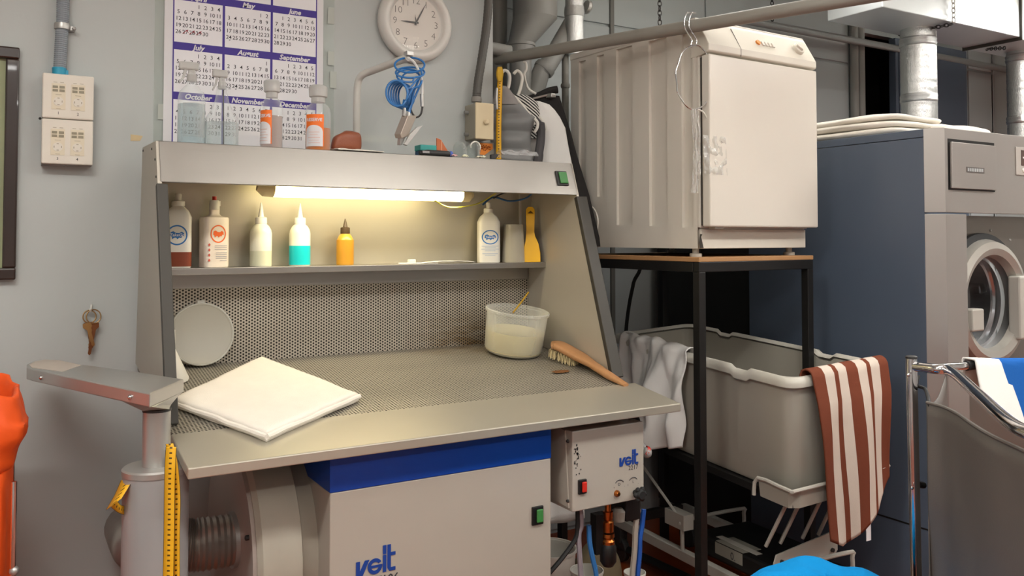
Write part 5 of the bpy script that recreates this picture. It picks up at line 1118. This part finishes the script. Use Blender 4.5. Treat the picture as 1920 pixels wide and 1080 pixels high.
# cradle at the near end
zb_ = -DPT
cr = [(-.012, .17, zb_-.03), (-.012, .15, zb_+.035), (-.012, .01, zb_+.035), (.03, -.012, zb_+.035), (TW-.03, -.012, zb_+.035), (TW+.01, .02, zb_+.035), (TW+.01, .17, zb_+.035)]
obj('cradle_wire', MB().tube([CM @ Vector(p) for p in smooth_path(cr, 3)], .007, 8), m_wire, tr, True)
obj('cradle_skirt', MB().loft([[(.0, .15, zb_-.03), (.0, .02, zb_-.03), (.03, .0, zb_-.03), (TW-.02, .0, zb_-.03), (TW, .15, zb_-.03)], [(-.008, .15, zb_+.03), (-.008, .01, zb_+.03), (.03, -.008, zb_+.03), (TW-.02, -.008, zb_+.03), (TW+.008, .15, zb_+.03)]], False, (False, False), CM), m_tub, tr, solid=.003)
obj('tub_floor_plate', MB().box(.01, TW-.01, .01, TL-.01, zb_-.03, zb_-.004, CM), m_black, tr)
zf = .17
def cg(x, y, z): return CG @ Vector((x, y, z))
for x, y in ((.10, .12), (.17, .12), (.28, .12), (.36, .12)):
    obj('lift_arm', MB().tube([CM @ Vector((x, y-.02, zb_-.02)), cg(x-.03, y+.08, zf+.16)], .007, 8), m_wire, tr, True)
obj('lift_plate', MB().prism([(.04, zf+.10), (.06, zf+.15), (.34, zf+.19), (.36, zf+.19), (.36, zf+.12), (.34, zf+.10)], -.003, .003, CG @ T3(0, .14, 0) @ RX(pi/2)), m_wire, tr)
for x in (.08, .33): obj('plate_bolt', MB().lathe([(.008, 0), (.008, .006)], CG @ T3(x, .135, zf+.125) @ RX(pi/2), 8), m_dk, tr)
for x in (.02, TW-.05): obj('base_rail', MB().box(x, x+.03, -.12, TL+.02, zf-.02, zf+.02, CG), m_wire, tr, bev=.003)
for y in (-.12, TL): obj('base_cross', MB().box(.05, TW-.05, y, y+.03, zf-.02, zf+.02, CG), m_dk, tr)
for y in (.06, .62): obj('base_hoop', MB().tube(smooth_path([cg(.03, y, zf+.02), cg(.03, y, zf+.11), cg(.05, y+.01, zf+.13), cg(.35, y+.02, zf+.13), cg(.37, y+.02, zf+.11), cg(.37, y+.02, zf+.02)], 4), .008, 8), m_wire, tr, True)
obj('rear_arm', MB().tube([cg(.03, .62, zf+.13), cg(.03, .90, zf+.30)], .006, 6).box(.02, .07, .60, .72, zf+.10, zf+.16, CG), m_wire, tr)
for x in (.035, TW-.035):
    for y in (-.09, TL-.02):
        obj('caster', MB().lathe([(.05, -.014), (.055, -.010), (.055, .010), (.05, .014)], CG @ T3(x, y, .056) @ RY(pi/2), 20).box(x-.02, x+.02, y-.02, y+.02, .09, zf-.02, CG), m_dk, tr, True)
bt = thing('battery_box', 'black lift control box with grey label inside the trolley base', 'control box', cg(.22, .36, zf+.02))
obj('case', MB().box(.07, .36, .17, .60, zf+.02, zf+.095, CG), m_black, bt, bev=.012)
obj('label', MB().box(.072, .16, .32, .47, zf+.095, zf+.0965, CG).box(.0685, .0695, .32, .47, zf+.05, zf+.093, CG), mat('grey_label', '8f8b80', .5), bt)
obj('digit', text(MB(), '0.', .04, basis(cg(.0675, .37, zf+.055), CG.to_3x3() @ Vector((0, -1, 0)), (0, 0, 1))), m_ink, bt)
obj('label_strip', MB().box(.10, .13, .28, .50, zf+.0965, zf+.0975, CG), m_wire, bt)
# striped towel over the near end
edges = [0, .15, .27, .32, .43, .58, .70, .76, .88, 1]
def strip_mi(s, t):
    k = sum(1 for e in edges[1:-1] if s > e); return k % 2
def drape(s, t, x0, x1, top, out_, lens, seed, amp, side):
    "t 0 inside the tub .. 1 hanging outside; returns trolley-local point"
    a = lerp(x0, x1, s); Lin, Lout = lens(s); total = Lin + .045 + Lout; l = t*total
    if l < Lin: o, z = -.035-.004, -(Lin-l)
    elif l < Lin+.045:
        q2 = (l-Lin)/.045; o, z = -.039+.055*q2, .006+.012*sin(pi*q2)
    else: o, z = .016+.012*min(1, (l-Lin-.045)/.1), -(l-Lin-.045)
    w_ = amp*noise.noise((s*3.5, max(0, -z)*2.2, seed))*min(1, abs(z)*5)
    return a, o + w_*(1 if o > 0 else 0) + (.012*sin(s*9+seed) *min(1, abs(z)*3) if o > 0 else 0), z
def stripe_fn(s, t):
    a, o, z = drape(s, t, .075, .445, 0, 0, lambda s: (.10, .60-.17*abs(s-.22)-.06*(s > .75)*(s-.75)*4), 3, .02, 0)
    if z < 0 and o > 0: a += -z*(.10*(.55-s)+.06)
    return CM @ Vector((a, -o-.004, z+.003))
us = sorted({round(e*74)/74 for e in edges})
tag(obj('striped_towel', MB().grid(stripe_fn, 74, 60, mi=strip_mi), [mat('rust_brown_terry', '744130', .95, var=.08, bump=.5, bscale=500, spec=.1), mat('cream_terry', 'cfc3b6', .95, var=.05, bump=.5, bscale=500, spec=.1)], smooth=True, solid=.006, sharp=80), 'brown and cream striped towel hanging over the near end of the trolley', 'towel')
p_ = stripe_fn(.55, 1); tag(obj('towel_tag', MB().box(p_.x-.012, p_.x+.012, p_.y-.002, p_.y, p_.z-.05, p_.z+.01), m_paper), 'small white care tag below the striped towel', 'tag')
# white cloth over the left side
def white_fn(s, t):
    a, o, z = drape(s, t, .53, .98, 0, 0, lambda s: (.05, .42-.10*abs(s-.45)-.16*max(0, s-.55)), 11, .045, 0)
    if o > 0: o += .03*sin(s*17+z*4+2*sin(s*5))*min(1, -z*5) + .03*noise.noise((s*6, z*6, 4)) + .012*noise.noise((s*14, z*12, 7)); a += .09*(.5-s)*min(1, max(0, -z)*2.0)
    return CM @ Vector((-o-.003, a, z + .004+(.018*noise.noise((s*7, 1, 1)) if z > -.02 else 0)))
tag(obj('white_garment', MB().grid(white_fn, 60, 50), m_cloth2, smooth=True, solid=.004, sharp=80), 'crumpled white garment draped over the left rim of the trolley', 'garment')
# ================================================================== CHROME HAMPER, RIGHT EDGE
CZ = 1.085
k0 = U(1709, 684, Z=CZ); k1 = U(1785, 697, Z=CZ); k2 = U(1903, 800, Z=CZ); k3 = U(1990, 830, Z=CZ)
hm = thing('laundry_hamper', 'chrome tube laundry hamper with grey fabric bag at the right edge', 'hamper', (k1.x+.1, k1.y, 0))
obj('post', MB().tube([Vector((k0.x, k0.y, CZ+.018)), Vector((k0.x+.012, k0.y, .1))], .0145, 14), m_chrome, hm, True)
obj('post_cap', MB().lathe([(.0155, 0), (.0155, .006), (.012, .008)], T3(k0.x, k0.y, CZ+.017), 14), m_dk, hm, True)
obj('top_rail', MB().tube(smooth_path([k0 + Vector((.004, 0, -.004)), k0.lerp(k1, .6), k1, k1.lerp(k2, .5), k2, k3], 6), .0135, 14), m_chrome, hm, True)
kb0, kb1 = U(1750, 690, Y=k0.y+.05), U(1812, 686, Y=k0.y+.06); obj('rear_rail', MB().tube([kb0, kb1], .012, 12), m_chrome, hm, True)
obj('rail_grip', MB().tube([kb1, U(1826, 684, Y=k0.y+.06)], .015, 12), m_rubber, hm, True)
obj('rear_rail', MB().tube([U(1826, 684, Y=k0.y+.06), U(1990, 680, Y=k0.y+.06)], .012, 12), m_chrome, hm, True)
for v in (703, 915): obj('post_screw', MB().ball(U(1703 if v < 800 else 1710, v, Y=k0.y-.014), .005, 8, 6), m_chrome, hm, True)
obj('post_knob', MB().tube([U(1722, 908, Y=k0.y), U(1732, 910, Y=k0.y)], .009, 8), m_rubber, hm, True)
m_bag = mat('grey_bag_fabric', '615c57', .6, var=.06, bump=.15, bscale=250)
hem = smooth_path([U(u, v, Z=CZ-.045) for u, v in ((1738, 758), (1768, 766), (1795, 779), (1825, 800), (1862, 822), (1925, 852), (2010, 895))], 8)
nrm = Vector((.8, .45, 0)).normalized()
def bag(s, t):
    q2 = hem[min(len(hem)-1, int(round(s*(len(hem)-1))))].copy(); z = q2.z
    q2 += nrm*(.02*noise.noise((s*5, t*3, 6))*min(1, t*4) + .02*t); q2.z = lerp(z, .14, t); return q2
obj('bag_side', MB().grid(bag, len(hem)-1, 30), m_bag, hm, True, solid=.003)
obj('bag_hem', MB().tube([bag(s/40, 0) + Vector((0, 0, .004)) for s in range(41)], .004, 8), m_bag, hm, True)
be = Vector((hem[0].x+.55, k0.y+.075, CZ-.05))
def bag2(s, t): q2 = hem[0].lerp(be, s); q2.z = lerp(q2.z - .03*sin(pi*s), .14, t); return q2
obj('bag_end', MB().grid(bag2, 16, 20), m_bag, hm, True, solid=.003)
kz = [U(1722, 705, Y=k0.y), U(1719, 722, Y=k0.y-.01), U(1735, 730, Y=k0.y-.02), bag(.04, 0)]
obj('hook_strap', MB().tube(smooth_path(kz, 5), .005, 8), m_rubber, hm, True)
# towel over the hamper rail
def ht(s, t):
    l = lerp(-.12, .34-.2*(1-s)**2, t); a = max(-1, min(1, l/.02)); u_ = lerp(1814, 1950, s)
    p = U(u_, 684, Y=k0.y+.06); z = p.z + .018 - max(0, abs(l)-.02)*(.9); return Vector((p.x + .01*sin(t*5+s*8), p.y - .022*a - (.25*max(0, l-.02)), z))
ht_o = obj('hamper_towel', MB().grid(ht, 24, 28, mi=lambda s, t: 0 if s < .34+.1*t else 1), [m_cloth2, mat('royal_blue_terry', '1f5aa4', .95, var=.06, bump=.4, bscale=400, spec=.1)], smooth=True, solid=.005, sharp=80)
tag(ht_o, 'white and blue towel hung over the chrome hamper rail', 'towel')
# bright blue towel heap in a basket at the bottom edge
bc = U(1548, 1092, Z=.58); bs = thing('laundry_basket', 'round dark basket below the photo edge holding the blue towel', 'basket', (bc.x, bc.y, 0))
obj('shell', MB().lathe([(.15, 0), (.17, .02), (.2, .5), (.205, .51), (.195, .5), (.165, .03)], T3(bc.x, bc.y, 0), 28, caps=(True, False)), m_dk, bs, True)
def heap(s, t):
    a = 2*pi*s; r_ = .215*sin(t*pi/2)**.8; return Vector((bc.x + r_*cos(a), bc.y + r_*sin(a), .48 + .115*cos(t*pi/2)**.6*(1+.10*noise.noise((cos(a)*2, sin(a)*2, t*3))) + .014*noise.noise((cos(a)*3*t, sin(a)*3*t, 4))))
tag(obj('blue_towel', MB().grid(heap, 48, 20), mat('bright_blue_terry', '168fd6', .95, var=.12, scale=15, bump=.5, bscale=300, spec=.1), smooth=True, sharp=80), 'bright blue towel heap at the bottom edge of the photo', 'towel')
# ================================================================== ORANGE BAG STAND, LEFT EDGE
ob = thing('bag_stand', 'chrome bag stand with orange waste bag at the left edge', 'bag stand', (-.12, 2.32, 0))
oy = 2.30; xr = U(50, 790, Y=oy).x; zt_ = U(20, 740, Y=oy).z; zk_ = U(30, 880, Y=oy).z; xb_ = U(20, 1000, Y=oy).x
def orange(s, t):
    a = 2*pi*s; prof_ = [(0, xr-.06, zt_-.16), (.12, xr-.025, zt_), (.15, xr-.018, zt_-.002), (.3, xr, zt_-.075), (.45, xr-.025, zk_), (.52, xb_+.003, zk_-.01), (1, xb_-.01, .05)]
    for k in range(len(prof_)-1):
        if t <= prof_[k+1][0]: q2 = (t-prof_[k][0])/(prof_[k+1][0]-prof_[k][0]); x_, z_ = lerp(prof_[k][1], prof_[k+1][1], q2), lerp(prof_[k][2], prof_[k+1][2], q2); break
    cx2 = -.15; h_ = x_ - cx2; c2_, s2_ = cos(a), sin(a); n4 = (abs(c2_)**4+abs(s2_)**4)**-.25
    wv_ = .012*noise.noise((c2_*5, s2_*5, t*7)) + .006*abs(noise.noise((c2_*9+t*6, s2_*9, t*3))) + .003*sin(t*60)*(.3 < t < .5)
    return Vector((cx2 + (h_+wv_)*c2_*n4, oy+.12 + (h_+wv_)*.8*s2_*n4, z_ + (.03*noise.noise((c2_*2, s2_*2, 1)) if t < .3 else 0)))
obj('bag', MB().grid(orange, 64, 60), m_orange, ob, True, solid=.002, sharp=80)
px_ = U(26, 950, Y=oy-.03).x
for yy in (oy-.03, oy+.27): obj('leg', MB().tube([(px_, yy, .02), (px_, yy, zk_-.02)], .006, 10), m_chrome, ob, True)
obj('foot_bar', MB().tube([(px_, oy-.03, .02), (px_, oy+.27, .02)], .007, 8), m_chrome, ob, True)
obj('leg_joint', MB().ball((px_+.003, oy-.03, U(28, 1070, Y=oy-.03).z), .011, 10, 6), m_alu, ob, True)
# ================================================================== FLOOR CLUTTER UNDER THE TABLE
def tub_(name, label, u, v, y, r, h, m, z0=0):
    p = U(u, v, Y=y); M = T3(p.x, y, p.z-h); t = thing(name, label, 'bucket', (p.x, y, p.z-h)); 
    obj('shell', MB().lathe([(r*.8, 0), (r*.82, .004), (r, h), (r*1.05, h), (r*1.05, h-.008), (r*.96, h-.006), (r*.78, .008)], M, 30, caps=(True, True)), m, t, True, sharp=50); return t
zz0 = U(1032, 1030, Y=2.6).z; tub_('white_bucket', 'white plastic bucket behind the base cabinet of the table', 1028, 1026, 2.62, .10, zz0, m_hdpe)
zz1 = U(1100, 1085, Y=2.35).z; tub_('small_tub', 'small white tub under the brass fitting', 1100, 1068, 2.40, .055, U(1100, 1068, Y=2.40).z, m_hdpe)
zz2 = U(1190, 1072, Y=2.25).z; tub_('hose_tub', 'small white tub under the blue hose', 1190, 1072, 2.25, .035, zz2, m_hdpe)
bgp = U(1112, 1040, Y=2.66); 
def sack(s, t): a = 2*pi*s; r_ = .10*sin(pi*min(.97, t*.8+.17))**.5; return Vector((bgp.x + r_*cos(a)*1.05+.03*t, bgp.y + r_*.9*sin(a), lerp(.0, bgp.z+.05, t) + .012*noise.noise((cos(a)*3, sin(a)*3, t*4))))
tag(obj('canvas_sack', MB().grid(sack, 30, 20), mat('dirty_canvas', '8a7d62', .9, var=.25, scale=10), smooth=True, sharp=80), 'dirty beige canvas sack on the floor behind the hoses', 'sack')
fp0, fp1 = U(1130, 1010, Z=.06), U(1290, 1085, Z=.06)
tag(obj('floor_bar', MB().tube([fp0, fp1], .02, 8), m_black, smooth=True), 'black steel bar lying along the floor under the table', 'bar')
wg = U(1050, 970, Y=2.75); tag(obj('white_sheet', MB().grid(lambda s, t: (wg.x-.10+.20*s, 2.75+.01*noise.noise((s*4, t*4, 2))+.03*sin(s*4), lerp(wg.z-.01-.02*sin(s*3), .89, t)), 20, 16), m_cloth2, smooth=True, solid=.004), 'white cloth hanging below the table between base cabinet and control box', 'cloth')
